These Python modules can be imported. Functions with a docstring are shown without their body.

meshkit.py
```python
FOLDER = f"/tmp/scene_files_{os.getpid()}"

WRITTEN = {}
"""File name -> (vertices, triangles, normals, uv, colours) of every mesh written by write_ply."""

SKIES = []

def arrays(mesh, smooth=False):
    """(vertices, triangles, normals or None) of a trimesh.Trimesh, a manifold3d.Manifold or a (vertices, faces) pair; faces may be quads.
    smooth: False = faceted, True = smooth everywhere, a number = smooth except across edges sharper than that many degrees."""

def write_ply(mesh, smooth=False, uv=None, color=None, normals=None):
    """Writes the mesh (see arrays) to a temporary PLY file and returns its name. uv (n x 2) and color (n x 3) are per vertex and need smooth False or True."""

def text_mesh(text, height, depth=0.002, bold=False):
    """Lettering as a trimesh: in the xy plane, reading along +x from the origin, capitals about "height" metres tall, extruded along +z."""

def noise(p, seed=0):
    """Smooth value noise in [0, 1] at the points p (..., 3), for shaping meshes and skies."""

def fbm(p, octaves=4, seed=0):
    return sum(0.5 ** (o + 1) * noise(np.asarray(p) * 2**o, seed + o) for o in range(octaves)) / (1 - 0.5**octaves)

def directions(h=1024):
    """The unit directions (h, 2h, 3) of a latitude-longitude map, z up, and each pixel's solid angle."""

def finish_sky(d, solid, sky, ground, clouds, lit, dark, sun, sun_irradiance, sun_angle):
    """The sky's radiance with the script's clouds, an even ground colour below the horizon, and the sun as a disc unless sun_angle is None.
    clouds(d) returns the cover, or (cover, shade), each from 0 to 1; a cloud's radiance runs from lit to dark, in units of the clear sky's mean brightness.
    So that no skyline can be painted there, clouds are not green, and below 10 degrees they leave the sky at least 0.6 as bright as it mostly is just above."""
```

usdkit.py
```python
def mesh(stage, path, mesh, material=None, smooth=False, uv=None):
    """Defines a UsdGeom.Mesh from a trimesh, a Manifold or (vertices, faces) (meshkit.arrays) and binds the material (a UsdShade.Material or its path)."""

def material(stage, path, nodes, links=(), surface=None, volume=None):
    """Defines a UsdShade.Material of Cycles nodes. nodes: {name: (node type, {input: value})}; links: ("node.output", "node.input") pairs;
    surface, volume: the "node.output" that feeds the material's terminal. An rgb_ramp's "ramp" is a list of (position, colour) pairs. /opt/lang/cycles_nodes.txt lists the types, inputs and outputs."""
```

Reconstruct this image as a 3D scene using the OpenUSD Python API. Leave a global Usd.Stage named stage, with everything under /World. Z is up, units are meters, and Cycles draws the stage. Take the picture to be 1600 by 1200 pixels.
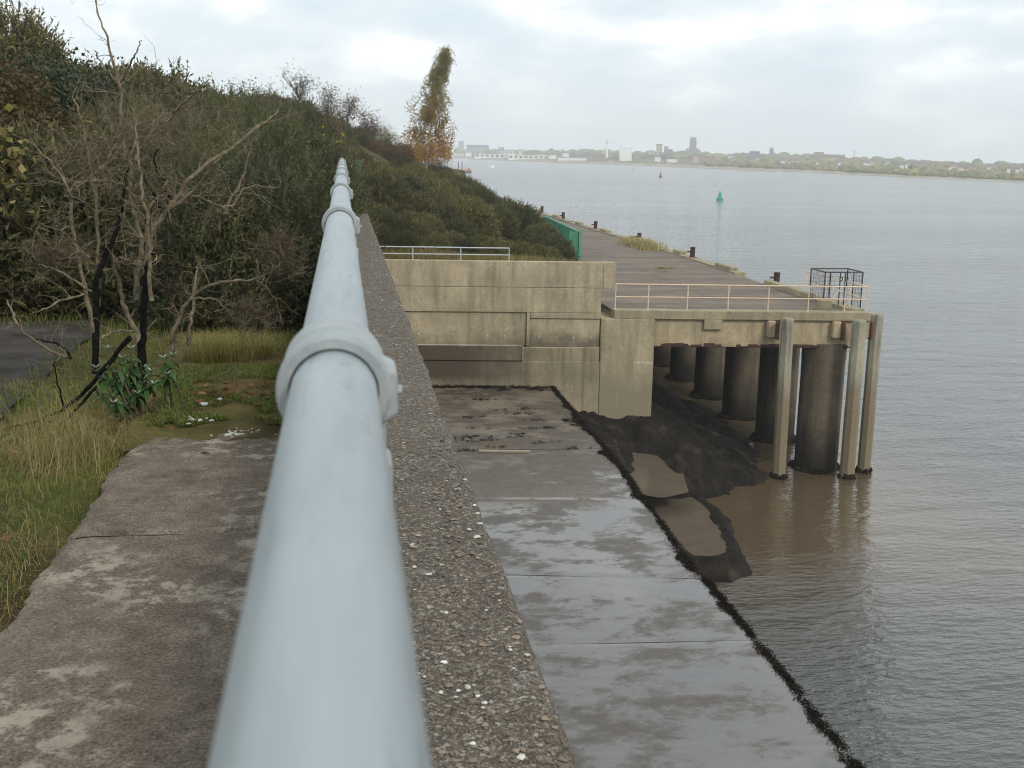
import math, random
import numpy as np, trimesh, usdkit, meshkit
from scipy.interpolate import griddata
from pxr import Usd, UsdGeom, UsdLux, UsdShade, Gf, Sdf

stage = Usd.Stage.CreateInMemory()
UsdGeom.SetStageUpAxis(stage, 'Z'); UsdGeom.SetStageMetersPerUnit(stage, 1.0)
UsdGeom.Xform.Define(stage, '/World'); UsdGeom.Scope.Define(stage, '/World/Looks')
PI = math.pi

# ------------------------------------------------------------------ camera, sky, sun, exposure
CAM_Z, YAW, PITCH, ROLL, FPX = 12.95, 8.65, 11.75, 1.1, 1750.0
def _axes():
    y, p, r = map(math.radians, (YAW, PITCH, ROLL))
    f = np.array([math.sin(y)*math.cos(p), math.cos(y)*math.cos(p), -math.sin(p)])
    a = np.array([math.cos(y), -math.sin(y), 0]); b = np.cross(a, f)
    return f, a*math.cos(r)+b*math.sin(r), -a*math.sin(r)+b*math.cos(r)
FW, RT, UP = _axes()
C0 = np.array([0, 0, CAM_Z])
cam = UsdGeom.Camera.Define(stage, '/World/camera')
M = Gf.Matrix4d(*RT, 0, *UP, 0, *(-FW), 0, *C0, 1)
cam.AddTransformOp().Set(M)
cam.CreateHorizontalApertureAttr(36.0); cam.CreateVerticalApertureAttr(27.0)
cam.CreateFocalLengthAttr(36.0*FPX/1600)
cam.CreateFStopAttr(18.0); cam.CreateFocusDistanceAttr(5.5)
cam.CreateClippingRangeAttr(Gf.Vec2f(0.02, 20000))
cam.CreateExposureAttr(0.26)

SUN_EL, SUN_AZ = math.radians(38), math.radians(150)      # azimuth: atan2(x, y) of the direction towards the sun
sd = np.array([math.sin(SUN_AZ)*math.cos(SUN_EL), math.cos(SUN_AZ)*math.cos(SUN_EL), math.sin(SUN_EL)])
sun = UsdLux.DistantLight.Define(stage, '/World/sun')
sun.CreateIntensityAttr(0.40); sun.CreateAngleAttr(11.0); sun.CreateNormalizeAttr(True); sun.CreateColorAttr(Gf.Vec3f(1.0, 0.93, 0.83))
_z = sd; _x = np.cross([0, 0, 1.0], _z); _x /= np.linalg.norm(_x); _y = np.cross(_z, _x)
sun.AddTransformOp().Set(Gf.Matrix4d(*_x, 0, *_y, 0, *_z, 0, 0, 0, 60, 1))

sky = UsdLux.DomeLight.Define(stage, '/World/sky')
SKYK = 0.1
usdkit.material(stage, '/World/Looks/sky_look', {
    's': ('sky_texture', {'sky_type': 'single_scattering', 'sun_disc': False, 'sun_elevation': SUN_EL, 'sun_rotation': SUN_AZ, 'aerosol_density': 1.6}),
    'tc': ('texture_coordinate', {}),
    'mp': ('mapping', {'scale': (1, 1, 2.6)}),
    'n1': ('noise_texture', {'scale': 3.1, 'detail': 7, 'roughness': 0.56}),
    'n2': ('noise_texture', {'scale': 9.5, 'detail': 6, 'roughness': 0.5}),
    'cover': ('map_range', {'from_min': 0.30, 'from_max': 0.55, 'to_min': 0.9, 'to_max': 1.0, 'clamp': True, 'range_type': 'smoothstep'}),
    'tone': ('rgb_ramp', {'ramp': [(0.30, (6.3, 7.5, 8.3)), (0.46, (7.4, 8.35, 8.9)), (0.55, (8.5, 9.15, 9.5)), (0.65, (11.0, 11.2, 11.2))]}),
    'mx': ('mix_color', {'use_clamp': False}),
    'bg': ('background_shader', {'strength': SKYK}),
}, [('tc.generated', 'mp.vector'), ('mp.vector', 'n1.vector'), ('mp.vector', 'n2.vector'), ('n1.fac', 'cover.value'), ('n2.fac', 'tone.fac'),
    ('cover.result', 'mx.fac'), ('s.color', 'mx.a'), ('tone.color', 'mx.b'), ('mx.result', 'bg.color')], surface='bg.background')
UsdShade.MaterialBindingAPI.Apply(sky.GetPrim()).Bind(UsdShade.Material.Get(stage, '/World/Looks/sky_look'))

# ------------------------------------------------------------------ helpers
used = {}
def numbered(parent, name):
    k = (parent, name); n = used.get(k, 0); used[k] = n+1
    return name if n == 0 else f'{name}_{n:03d}'
origin = {}
def tag(p, label=None, cat=None, group=None, kind=None):
    p = p.GetPrim() if hasattr(p, 'GetPrim') else p
    for k, v in (('label', label), ('category', cat), ('group', group), ('kind', kind)):
        if v: p.SetCustomDataByKey(k, v)
    return p
def thing(name, label, cat, loc=(0, 0, 0), group=None, kind=None):
    path = '/World/'+numbered('/World', name)
    x = UsdGeom.Xform.Define(stage, path); x.AddTranslateOp().Set(Gf.Vec3d(*map(float, loc)))
    origin[path] = np.array(loc, float)
    tag(x, label, cat, group, kind)
    return path
def structure(name, label=None, loc=(0, 0, 0)):
    return thing(name, label, None, loc, kind='structure')
def cat(parts):
    """Join a list of (v, f) or trimesh into one (v, f)."""
    vs, fs, n = [], [], 0
    for p in parts:
        if hasattr(p, 'vertices'): v, f = np.array(p.vertices), np.array(p.faces)
        elif hasattr(p, 'to_mesh'): m = p.to_mesh(); v, f = m.vert_properties[:, :3], m.tri_verts
        else: v, f = np.asarray(p[0], float), np.asarray(p[1], int)
        if f.shape[1] == 4: f = np.vstack([f[:, [0, 1, 2]], f[:, [0, 2, 3]]])
        vs.append(v); fs.append(f+n); n += len(v)
    return np.vstack(vs), np.vstack(fs)
def obj(name, parts, m, parent='/World', smooth=False, tone=None, kind=None, label=None, local=False):
    """One Mesh prim; the shapes are given in world coordinates unless local."""
    if not isinstance(parts, list): parts = [parts]
    v, f = cat(parts)
    o = None
    q = parent
    while q and q != '/World':
        if q in origin: o = origin[q]; break
        q = q.rsplit('/', 1)[0]
    if o is not None and not local: v = v-o
    path = parent+'/'+numbered(parent, name)
    g = usdkit.mesh(stage, path, (v, f), LOOK[m], smooth=smooth)
    if tone is not None:
        UsdGeom.PrimvarsAPI(g).CreatePrimvar('tone', Sdf.ValueTypeNames.FloatArray, 'vertex').Set(np.asarray(tone, np.float32).tolist())
    if kind or label: tag(g, label=label, kind=kind)
    return path
def inst(src, loc, rz=0, sc=1.0, label=None, group=None, name=None):
    base = name or src.rsplit('/', 1)[1].rstrip('0123456789').rstrip('_')
    path = '/World/'+numbered('/World', base)
    x = UsdGeom.Xform.Define(stage, path)
    p = x.GetPrim(); p.GetReferences().AddInternalReference(src); p.SetInstanceable(True)
    x.ClearXformOpOrder()
    x.AddTranslateOp().Set(Gf.Vec3d(*map(float, loc)))
    x.AddRotateZOp().Set(float(math.degrees(rz)))
    s = sc if np.ndim(sc) else (sc, sc, sc)
    x.AddScaleOp().Set(Gf.Vec3f(*map(float, s)))
    tag(p, label, None, group)
    return path

def box(x0, x1, y0, y1, z0, z1):
    b = trimesh.creation.box([x1-x0, y1-y0, z1-z0]); b.apply_translation([(x0+x1)/2, (y0+y1)/2, (z0+z1)/2]); return b
def bevel_box(x0, x1, y0, y1, z0, z1, b=0.01):
    """A box with chamfered edges (hull of three boxes)."""
    pts = []
    for sx in (0, 1):
        for sy in (0, 1):
            for sz in (0, 1):
                X, Y, Z = (x1, x0)[sx], (y1, y0)[sy], (z1, z0)[sz]
                dx, dy, dz = (-b, b)[sx], (-b, b)[sy], (-b, b)[sz]
                pts += [(X, Y+dy, Z+dz), (X+dx, Y, Z+dz), (X+dx, Y+dy, Z)]
    return trimesh.convex.convex_hull(np.array(pts))
def tube(pts, rad, n=8, cap=True):
    """Tapered tube along a polyline."""
    P = np.asarray(pts, float); k = len(P); r = np.broadcast_to(np.asarray(rad, float), (k,))
    T = np.gradient(P, axis=0); T /= np.linalg.norm(T, axis=1, keepdims=True)+1e-12
    ref = np.array([0, 0, 1.0]) if abs(T[0, 2]) < 0.9 else np.array([1.0, 0, 0])
    vs = []
    U = np.cross(T[0], ref); U /= np.linalg.norm(U)
    a = np.arange(n)*2*PI/n
    for i in range(k):
        U = U-T[i]*(U@T[i]); U /= np.linalg.norm(U)+1e-12; W = np.cross(T[i], U)
        vs.append(P[i]+r[i]*(np.cos(a)[:, None]*U+np.sin(a)[:, None]*W))
    v = np.vstack(vs); f = []
    for i in range(k-1):
        for j in range(n):
            j2 = (j+1) % n
            f += [(i*n+j, i*n+j2, (i+1)*n+j2), (i*n+j, (i+1)*n+j2, (i+1)*n+j)]
    if cap:
        v = np.vstack([v, P[0], P[-1]]); c0, c1 = len(v)-2, len(v)-1
        for j in range(n):
            j2 = (j+1) % n
            f += [(c0, j2, j), (c1, (k-1)*n+j, (k-1)*n+j2)]
    return v, np.array(f)
def lathe(profile, c, n=20):
    """Surface of revolution about z through c; profile = [(r, z)]."""
    pr = np.array(profile, float); a = np.arange(n)*2*PI/n; k = len(pr)
    v = np.vstack([np.stack([c[0]+r*np.cos(a), c[1]+r*np.sin(a), np.full(n, c[2]+z)], 1) for r, z in pr]); f = []
    for i in range(k-1):
        for j in range(n):
            j2 = (j+1) % n
            f += [(i*n+j, i*n+j2, (i+1)*n+j2), (i*n+j, (i+1)*n+j2, (i+1)*n+j)]
    return v, np.array(f)
def grid(X, Y, Z):
    """Mesh of a height grid, X Y Z of shape (a, b)."""
    a, b = X.shape
    v = np.stack([X.ravel(), Y.ravel(), Z.ravel()], 1); i = np.arange(a*b).reshape(a, b)
    q = np.stack([i[:-1, :-1].ravel(), i[1:, :-1].ravel(), i[1:, 1:].ravel(), i[:-1, 1:].ravel()], 1)
    f = np.vstack([q[:, [0, 1, 2]], q[:, [0, 2, 3]]])
    n = np.cross(v[f[0, 1]]-v[f[0, 0]], v[f[0, 2]]-v[f[0, 0]])
    if n[2] < 0: f = f[:, ::-1]
    return v, f
def hullpts(p): return trimesh.convex.convex_hull(np.asarray(p, float))
def ray(px, py):
    """Direction of sight for a point of the photograph (1600 x 1200)."""
    d = FW*FPX+RT*(px-800)+UP*(600-py); return d/np.linalg.norm(d)
def at_z(px, py, z):
    d = ray(px, py); return C0+d*(z-CAM_Z)/d[2]
def at_y(px, py, y):
    d = ray(px, py); return C0+d*y/d[1]

# ------------------------------------------------------------------ materials
LOOK = {}
def lin(r, g, b, k=1.0):
    f = lambda c: ((c/255+0.055)/1.055)**2.4 if c > 10 else c/255/12.92
    return tuple(min(0.9, k*f(c)) for c in (r, g, b))
def look(name, nodes, links, surface='p.BSDF', volume=None):
    usdkit.material(stage, '/World/Looks/'+name, nodes, links, surface=surface, volume=volume)
    LOOK[name] = '/World/Looks/'+name
def plain(name, col, rough=0.6, metal=0.0, var=0.25, scale=6.0, bump=0.15, bscale=60.0, dist=0.01, spec=0.4):
    """Colour with blotchy variation and fine relief."""
    a, b = tuple(c*(1-var) for c in col), tuple(min(0.9, c*(1+var)) for c in col)
    look(name, {'g': ('geometry', {}), 'n': ('noise_texture', {'scale': scale, 'detail': 6, 'roughness': 0.6}),
                'r': ('rgb_ramp', {'ramp': [(0.3, a), (0.5, col), (0.7, b)]}), 'nb': ('noise_texture', {'scale': bscale, 'detail': 4}),
                'bp': ('bump', {'strength': bump, 'distance': dist}),
                'p': ('principled_bsdf', {'roughness': rough, 'metallic': metal, 'specular_ior_level': spec})},
         [('g.position', 'n.vector'), ('g.position', 'nb.vector'), ('n.fac', 'r.fac'), ('r.color', 'p.base_color'), ('nb.fac', 'bp.height'), ('bp.normal', 'p.normal')])
def leafy(name, stops, rough=0.6, trans=0.25, rnd=0.55):
    """Foliage: colour from the mesh's tone primvar, shifted a little per plant."""
    look(name, {'a': ('attribute', {'attribute': 'tone'}), 'o': ('object_info', {}),
                'm': ('math', {'math_type': 'multiply_add', 'value2': rnd, 'value3': -rnd/2}), 's': ('math', {'math_type': 'add', 'use_clamp': True}),
                'r': ('rgb_ramp', {'ramp': stops}), 'd': ('principled_bsdf', {'roughness': rough, 'specular_ior_level': 0.25}),
                't': ('translucent_bsdf', {}), 'x': ('mix_closure', {'fac': trans})},
         [('o.random', 'm.value1'), ('m.value', 's.value1'), ('a.fac', 's.value2'), ('s.value', 'r.fac'), ('r.color', 'd.base_color'), ('r.color', 't.color'),
          ('d.BSDF', 'x.closure1'), ('t.BSDF', 'x.closure2')], surface='x.closure')

# galvanised steel: mottled spangle, dull
look('galvanised', {'g': ('geometry', {}), 'n': ('noise_texture', {'scale': 17, 'detail': 7, 'roughness': 0.68}), 'n2': ('noise_texture', {'scale': 9, 'detail': 4}),
    'r': ('rgb_ramp', {'ramp': [(0.28, (.26, .29, .30)), (0.45, (.335, .37, .385)), (0.6, (.37, .405, .415)), (0.78, (.43, .455, .455))]}),
    'r2': ('map_range', {'from_min': .3, 'from_max': .7, 'to_min': .42, 'to_max': .50}), 'nb': ('noise_texture', {'scale': 160, 'detail': 3}), 'bp': ('bump', {'strength': .03, 'distance': .001}),
    'mt': ('mapping', {'scale': (1.6, .22, 1.6)}), 'ms': ('mapping', {'scale': (60, 7, 60)}), 'ns': ('noise_texture', {'scale': 1.0, 'detail': 5, 'roughness': .7}), 'sr': ('rgb_ramp', {'ramp': [(.30, (.72, .71, .69)), (.42, (1, 1, 1)), (.66, (1, 1, 1)), (.76, (1.14, 1.13, 1.1))]}), 'mu': ('mix_color', {'blend_type': 'multiply', 'fac': 1., 'use_clamp': False}),
    'p': ('principled_bsdf', {'metallic': 0.6})},
    [('g.position', 'mt.vector'), ('mt.vector', 'n.vector'), ('mt.vector', 'n2.vector'), ('g.position', 'nb.vector'), ('n.fac', 'r.fac'), ('g.position', 'ms.vector'), ('ms.vector', 'ns.vector'), ('ns.fac', 'sr.fac'), ('r.color', 'mu.a'), ('sr.color', 'mu.b'), ('mu.result', 'p.base_color'), ('n2.fac', 'r2.value'), ('r2.result', 'p.roughness'), ('nb.fac', 'bp.height'), ('bp.normal', 'p.normal')])
look('cast_iron', {'g': ('geometry', {}), 'n': ('noise_texture', {'scale': 40, 'detail': 5, 'roughness': 0.65}),
    'r': ('rgb_ramp', {'ramp': [(0.3, (.27, .295, .30)), (0.55, (.34, .365, .365)), (0.75, (.42, .435, .42))]}), 'nb': ('noise_texture', {'scale': 420, 'detail': 3}), 'bp': ('bump', {'strength': .2, 'distance': .0015}),
    'p': ('principled_bsdf', {'metallic': 0.3, 'roughness': .55})},
    [('g.position', 'n.vector'), ('g.position', 'nb.vector'), ('n.fac', 'r.fac'), ('r.color', 'p.base_color'), ('nb.fac', 'bp.height'), ('bp.normal', 'p.normal')])
# exposed aggregate concrete of the parapet
look('aggregate', {'g': ('geometry', {}), 'v': ('voronoi_texture', {'scale': 170, 'randomness': 1.0}), 'v2': ('voronoi_texture', {'scale': 420, 'randomness': 1.0}), 'sc': ('separate_color', {}), 'sc2': ('separate_color', {}),
    'r': ('rgb_ramp', {'ramp': [(0.0, (.035, .028, .020)), (0.35, (.065, .051, .038)), (0.6, (.10, .08, .058)), (0.8, (.145, .118, .088)), (0.92, (.24, .205, .16)), (1.0, (.46, .42, .36))]}),
    'r2': ('rgb_ramp', {'ramp': [(0.0, (.034, .028, .021)), (0.5, (.085, .069, .052)), (0.85, (.16, .132, .10)), (1.0, (.42, .385, .33))]}),
    'mx': ('mix_color', {'fac': .5}), 'n': ('noise_texture', {'scale': 3.2, 'detail': 7, 'roughness': .7}),
    'lm': ('map_range', {'from_min': .56, 'from_max': .70, 'to_min': 0, 'to_max': .5, 'clamp': True}), 'nl': ('noise_texture', {'scale': 30, 'detail': 5, 'roughness': .7}), 'lm2': ('map_range', {'from_min': .45, 'from_max': .6, 'clamp': True}), 'lmm': ('math', {'math_type': 'multiply'}),
    'li': ('mix_color', {'b': (.40, .385, .34)}), 'bp': ('bump', {'strength': .6, 'distance': .003, 'invert': True}), 'p': ('principled_bsdf', {'roughness': .85, 'specular_ior_level': .25})},
    [('g.position', 'v.vector'), ('g.position', 'v2.vector'), ('g.position', 'n.vector'), ('g.position', 'nl.vector'), ('v.color', 'sc.color'), ('v2.color', 'sc2.color'), ('sc.r', 'r.fac'), ('sc2.g', 'r2.fac'), ('r.color', 'mx.a'), ('r2.color', 'mx.b'), ('n.fac', 'lm.value'), ('nl.fac', 'lm2.value'), ('lm.result', 'lmm.value1'), ('lm2.result', 'lmm.value2'),
     ('lmm.value', 'li.fac'), ('mx.result', 'li.a'), ('li.result', 'p.base_color'), ('v.distance', 'bp.height'), ('bp.normal', 'p.normal')])
look('pebble', {'a': ('attribute', {'attribute': 'tone'}), 'r': ('rgb_ramp', {'ramp': [(0, (.11, .09, .07)), (.3, (.16, .13, .098)), (.55, (.23, .19, .145)), (.7, (.28, .20, .14)), (.8, (.34, .30, .25)), (.9, (.48, .45, .40)), (1, (.68, .66, .61))]}),
    'p': ('principled_bsdf', {'roughness': .7, 'specular_ior_level': .3})}, [('a.fac', 'r.fac'), ('r.color', 'p.base_color')])
# weathered walkway concrete
look('walk_concrete', {'g': ('geometry', {}), 'n': ('noise_texture', {'scale': 2.1, 'detail': 8, 'roughness': .68}), 'n2': ('noise_texture', {'scale': 9, 'detail': 8, 'roughness': .75}), 'n3': ('noise_texture', {'scale': 95, 'detail': 4, 'roughness': .8}),
    'r': ('rgb_ramp', {'ramp': [(0.32, (.115, .090, .069)), (0.5, (.175, .141, .109)), (0.62, (.23, .188, .147))]}),
    'r3': ('rgb_ramp', {'ramp': [(0.34, (.38, .37, .36)), (0.47, (.9, .9, .9)), (0.56, (1.1, 1.09, 1.07)), (0.68, (1.9, 1.85, 1.75))]}), 'mu': ('mix_color', {'blend_type': 'multiply', 'fac': 1.0, 'use_clamp': False}),
    'm1': ('map_range', {'from_min': .49, 'from_max': .58, 'clamp': True}), 'm2': ('map_range', {'from_min': .50, 'from_max': .56, 'clamp': True}), 'mm': ('math', {'math_type': 'multiply'}), 'mk': ('math', {'math_type': 'multiply', 'value2': .75}),
    'li': ('mix_color', {'b': (.40, .355, .28)}), 'bp': ('bump', {'strength': .8, 'distance': .008}), 'p': ('principled_bsdf', {'roughness': .9, 'specular_ior_level': .2})},
    [('g.position', 'n.vector'), ('g.position', 'n2.vector'), ('g.position', 'n3.vector'), ('n2.fac', 'r.fac'), ('n3.fac', 'r3.fac'), ('r.color', 'mu.a'), ('r3.color', 'mu.b'), ('n.fac', 'm1.value'), ('n2.fac', 'm2.value'), ('m1.result', 'mm.value1'), ('m2.result', 'mm.value2'), ('mm.value', 'mk.value1'), ('mk.value', 'li.fac'),
     ('mu.result', 'li.a'), ('li.result', 'p.base_color'), ('n3.fac', 'bp.height'), ('bp.normal', 'p.normal')])
# quay concrete: tide staining by height, run-off streaks
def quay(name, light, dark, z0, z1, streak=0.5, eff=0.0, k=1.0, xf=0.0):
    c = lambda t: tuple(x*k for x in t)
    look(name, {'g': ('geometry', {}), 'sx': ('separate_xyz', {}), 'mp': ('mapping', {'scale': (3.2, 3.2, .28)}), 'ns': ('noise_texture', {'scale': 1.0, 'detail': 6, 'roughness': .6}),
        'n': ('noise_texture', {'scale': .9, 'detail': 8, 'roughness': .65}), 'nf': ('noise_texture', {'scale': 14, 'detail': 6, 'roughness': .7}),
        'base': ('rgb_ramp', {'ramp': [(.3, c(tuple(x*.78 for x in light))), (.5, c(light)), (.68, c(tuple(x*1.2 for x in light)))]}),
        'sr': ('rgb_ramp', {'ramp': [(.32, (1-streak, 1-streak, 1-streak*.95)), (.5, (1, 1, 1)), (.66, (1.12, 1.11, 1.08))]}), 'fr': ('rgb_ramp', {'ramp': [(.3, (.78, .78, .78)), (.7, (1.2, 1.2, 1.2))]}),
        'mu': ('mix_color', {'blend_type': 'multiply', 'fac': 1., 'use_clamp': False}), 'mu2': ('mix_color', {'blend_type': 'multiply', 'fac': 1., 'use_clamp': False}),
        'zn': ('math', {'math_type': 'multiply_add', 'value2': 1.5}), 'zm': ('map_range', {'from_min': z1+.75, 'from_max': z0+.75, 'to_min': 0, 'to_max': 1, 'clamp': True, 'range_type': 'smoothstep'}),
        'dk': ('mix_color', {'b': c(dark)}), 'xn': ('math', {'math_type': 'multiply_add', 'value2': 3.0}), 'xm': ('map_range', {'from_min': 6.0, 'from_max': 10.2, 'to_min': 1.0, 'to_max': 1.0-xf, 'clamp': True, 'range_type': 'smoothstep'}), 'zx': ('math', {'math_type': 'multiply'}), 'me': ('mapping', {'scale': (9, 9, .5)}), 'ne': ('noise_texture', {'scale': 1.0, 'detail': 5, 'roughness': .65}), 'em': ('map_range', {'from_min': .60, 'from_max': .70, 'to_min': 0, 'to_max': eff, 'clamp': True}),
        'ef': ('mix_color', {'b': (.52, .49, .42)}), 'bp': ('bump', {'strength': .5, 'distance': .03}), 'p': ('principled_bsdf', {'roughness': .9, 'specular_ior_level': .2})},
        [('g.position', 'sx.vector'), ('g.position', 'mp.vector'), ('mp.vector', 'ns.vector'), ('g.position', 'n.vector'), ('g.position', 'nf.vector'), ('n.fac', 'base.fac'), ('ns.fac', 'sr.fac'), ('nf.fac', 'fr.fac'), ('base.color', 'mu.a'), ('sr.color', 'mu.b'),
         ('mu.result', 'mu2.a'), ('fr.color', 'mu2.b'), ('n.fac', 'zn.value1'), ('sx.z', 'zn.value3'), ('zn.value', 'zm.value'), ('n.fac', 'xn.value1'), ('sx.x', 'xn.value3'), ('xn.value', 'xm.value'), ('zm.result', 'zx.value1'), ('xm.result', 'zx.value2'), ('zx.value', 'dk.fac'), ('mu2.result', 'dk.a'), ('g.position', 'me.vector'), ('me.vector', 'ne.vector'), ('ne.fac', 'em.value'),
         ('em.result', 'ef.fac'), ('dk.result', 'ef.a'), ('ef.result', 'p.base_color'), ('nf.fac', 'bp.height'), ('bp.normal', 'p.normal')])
TAN = (.365, .308, .208)
quay('quay_wall', TAN, (.16, .128, .084), 4.9, 6.0, .30)
quay('quay_upper', (.37, .312, .212), (.26, .215, .148), 6.2, 6.9, .28)
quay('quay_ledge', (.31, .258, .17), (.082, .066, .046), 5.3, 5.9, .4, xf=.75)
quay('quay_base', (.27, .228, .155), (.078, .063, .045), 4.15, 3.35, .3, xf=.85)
quay('quay_foot', (.32, .268, .18), (.19, .162, .112), 3.0, 4.2, .3)
quay('quay_block', (.36, .302, .20), (.235, .205, .14), 3.4, 5.2, .3, .25)
quay('quay_streaked', TAN, (.14, .115, .08), 5.3, 6.1, .25, .75)
quay('efflorescence', (.42, .39, .31), (.3, .26, .19), 4, 4.5, .5)
quay('quay_dark', (.055, .049, .04), (.022, .02, .017), 2.5, 4.5, .3)  # shade of the space under the deck put into this darker concrete
quay('jetty_edge', (.30, .255, .17), (.25, .21, .14), 5.0, 5.9, .2)
quay('jetty_beam', (.38, .31, .20), (.27, .2, .125), 4.9, 5.7, .3)
quay('pier_column', (.125, .102, .072), (.022, .018, .013), .2, 2.6, .45)  # tide stain, plus the gloom under the deck put into a darker column colour
quay('fender_timber', (.30, .28, .21), (.21, .17, .11), 2.6, 5.0, .5)
plain('rust', (.12, .045, .025), .85, 0, .5, 9, .6, 40, .02)
plain('rust_dark', (.05, .022, .016), .8, 0, .5, 12, .5, 50, .02)
plain('cream_paint', (.68, .51, .355), .55, 0, .2, 14, .1)
plain('grey_rail', (.42, .45, .46), .45, .3, .15, 10, .1)
plain('black_steel', (.035, .033, .033), .5, .3, .3, 10, .1)
plain('green_sheet', (.055, .215, .125), .55, 0, .18, 1.2, .08)
plain('green_post', (.06, .26, .16), .5, 0, .15, 3, .08)
plain('green_mesh', (.05, .20, .13), .5, 0, .15, 3, .08)
look('deck_top', {'g': ('geometry', {}), 'mp': ('mapping', {'scale': (.12, 1.0, 1)}), 'n': ('noise_texture', {'scale': .8, 'detail': 8, 'roughness': .68}), 'n2': ('noise_texture', {'scale': 1.4, 'detail': 8, 'roughness': .7}),
    'r': ('rgb_ramp', {'ramp': [(.3, (.085, .064, .047)), (.5, (.138, .107, .079)), (.68, (.20, .16, .12))]}), 'r2': ('rgb_ramp', {'ramp': [(.3, (.75, .75, .76)), (.7, (1.25, 1.22, 1.18))]}), 'mu': ('mix_color', {'blend_type': 'multiply', 'fac': 1., 'use_clamp': False}),
    'bp': ('bump', {'strength': .3, 'distance': .03}), 'p': ('principled_bsdf', {'roughness': .72, 'specular_ior_level': .3})},
    [('g.position', 'mp.vector'), ('mp.vector', 'n.vector'), ('g.position', 'n2.vector'), ('n.fac', 'r.fac'), ('n2.fac', 'r2.fac'), ('r.color', 'mu.a'), ('r2.color', 'mu.b'), ('mu.result', 'p.base_color'), ('n2.fac', 'bp.height'), ('bp.normal', 'p.normal')])
# wet mud film over concrete
look('wet_slab', {'g': ('geometry', {}), 'mp': ('mapping', {'scale': (.55, .8, 1)}), 'n': ('noise_texture', {'scale': .9, 'detail': 10, 'roughness': .74, 'distortion': .15}), 'n2': ('noise_texture', {'scale': 5, 'detail': 7, 'roughness': .65}),
    'sx': ('separate_xyz', {}), 'yb': ('map_range', {'from_min': 27, 'from_max': 40, 'to_min': 0, 'to_max': .16, 'clamp': True}), 'ad': ('math', {'math_type': 'add'}),
    'r': ('rgb_ramp', {'ramp': [(.28, (.085, .080, .078)), (.42, (.120, .110, .103)), (.485, (.105, .092, .080)), (.525, (.060, .045, .032)), (.61, (.055, .039, .026)), (.67, (.105, .082, .055)), (.78, (.17, .135, .09))]}),
    'n4': ('noise_texture', {'scale': 2.3, 'detail': 8, 'roughness': .7}), 'am': ('math', {'math_type': 'multiply_add', 'value2': .45}), 'a2': ('math', {'math_type': 'subtract', 'value2': .225}), 'ro': ('map_range', {'from_min': .48, 'from_max': .60, 'to_min': .06, 'to_max': .55, 'clamp': True}), 'hb': ('mix_float', {'fac': .35}),
    'bp': ('bump', {'strength': .10, 'distance': .02}), 'p': ('principled_bsdf', {'ior': 1.62, 'specular_ior_level': .65})},
    [('g.position', 'mp.vector'), ('mp.vector', 'n.vector'), ('g.position', 'n2.vector'), ('g.position', 'sx.vector'), ('sx.y', 'yb.value'), ('n.fac', 'ad.value1'), ('yb.result', 'ad.value2'), ('mp.vector', 'n4.vector'), ('n4.fac', 'am.value1'), ('ad.value', 'am.value3'), ('am.value', 'a2.value1'), ('a2.value', 'r.fac'), ('a2.value', 'ro.value'), ('ro.result', 'p.roughness'), ('r.color', 'p.base_color'),
     ('n.fac', 'hb.a'), ('n2.fac', 'hb.b'), ('hb.result', 'bp.height'), ('bp.normal', 'p.normal')])
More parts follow.
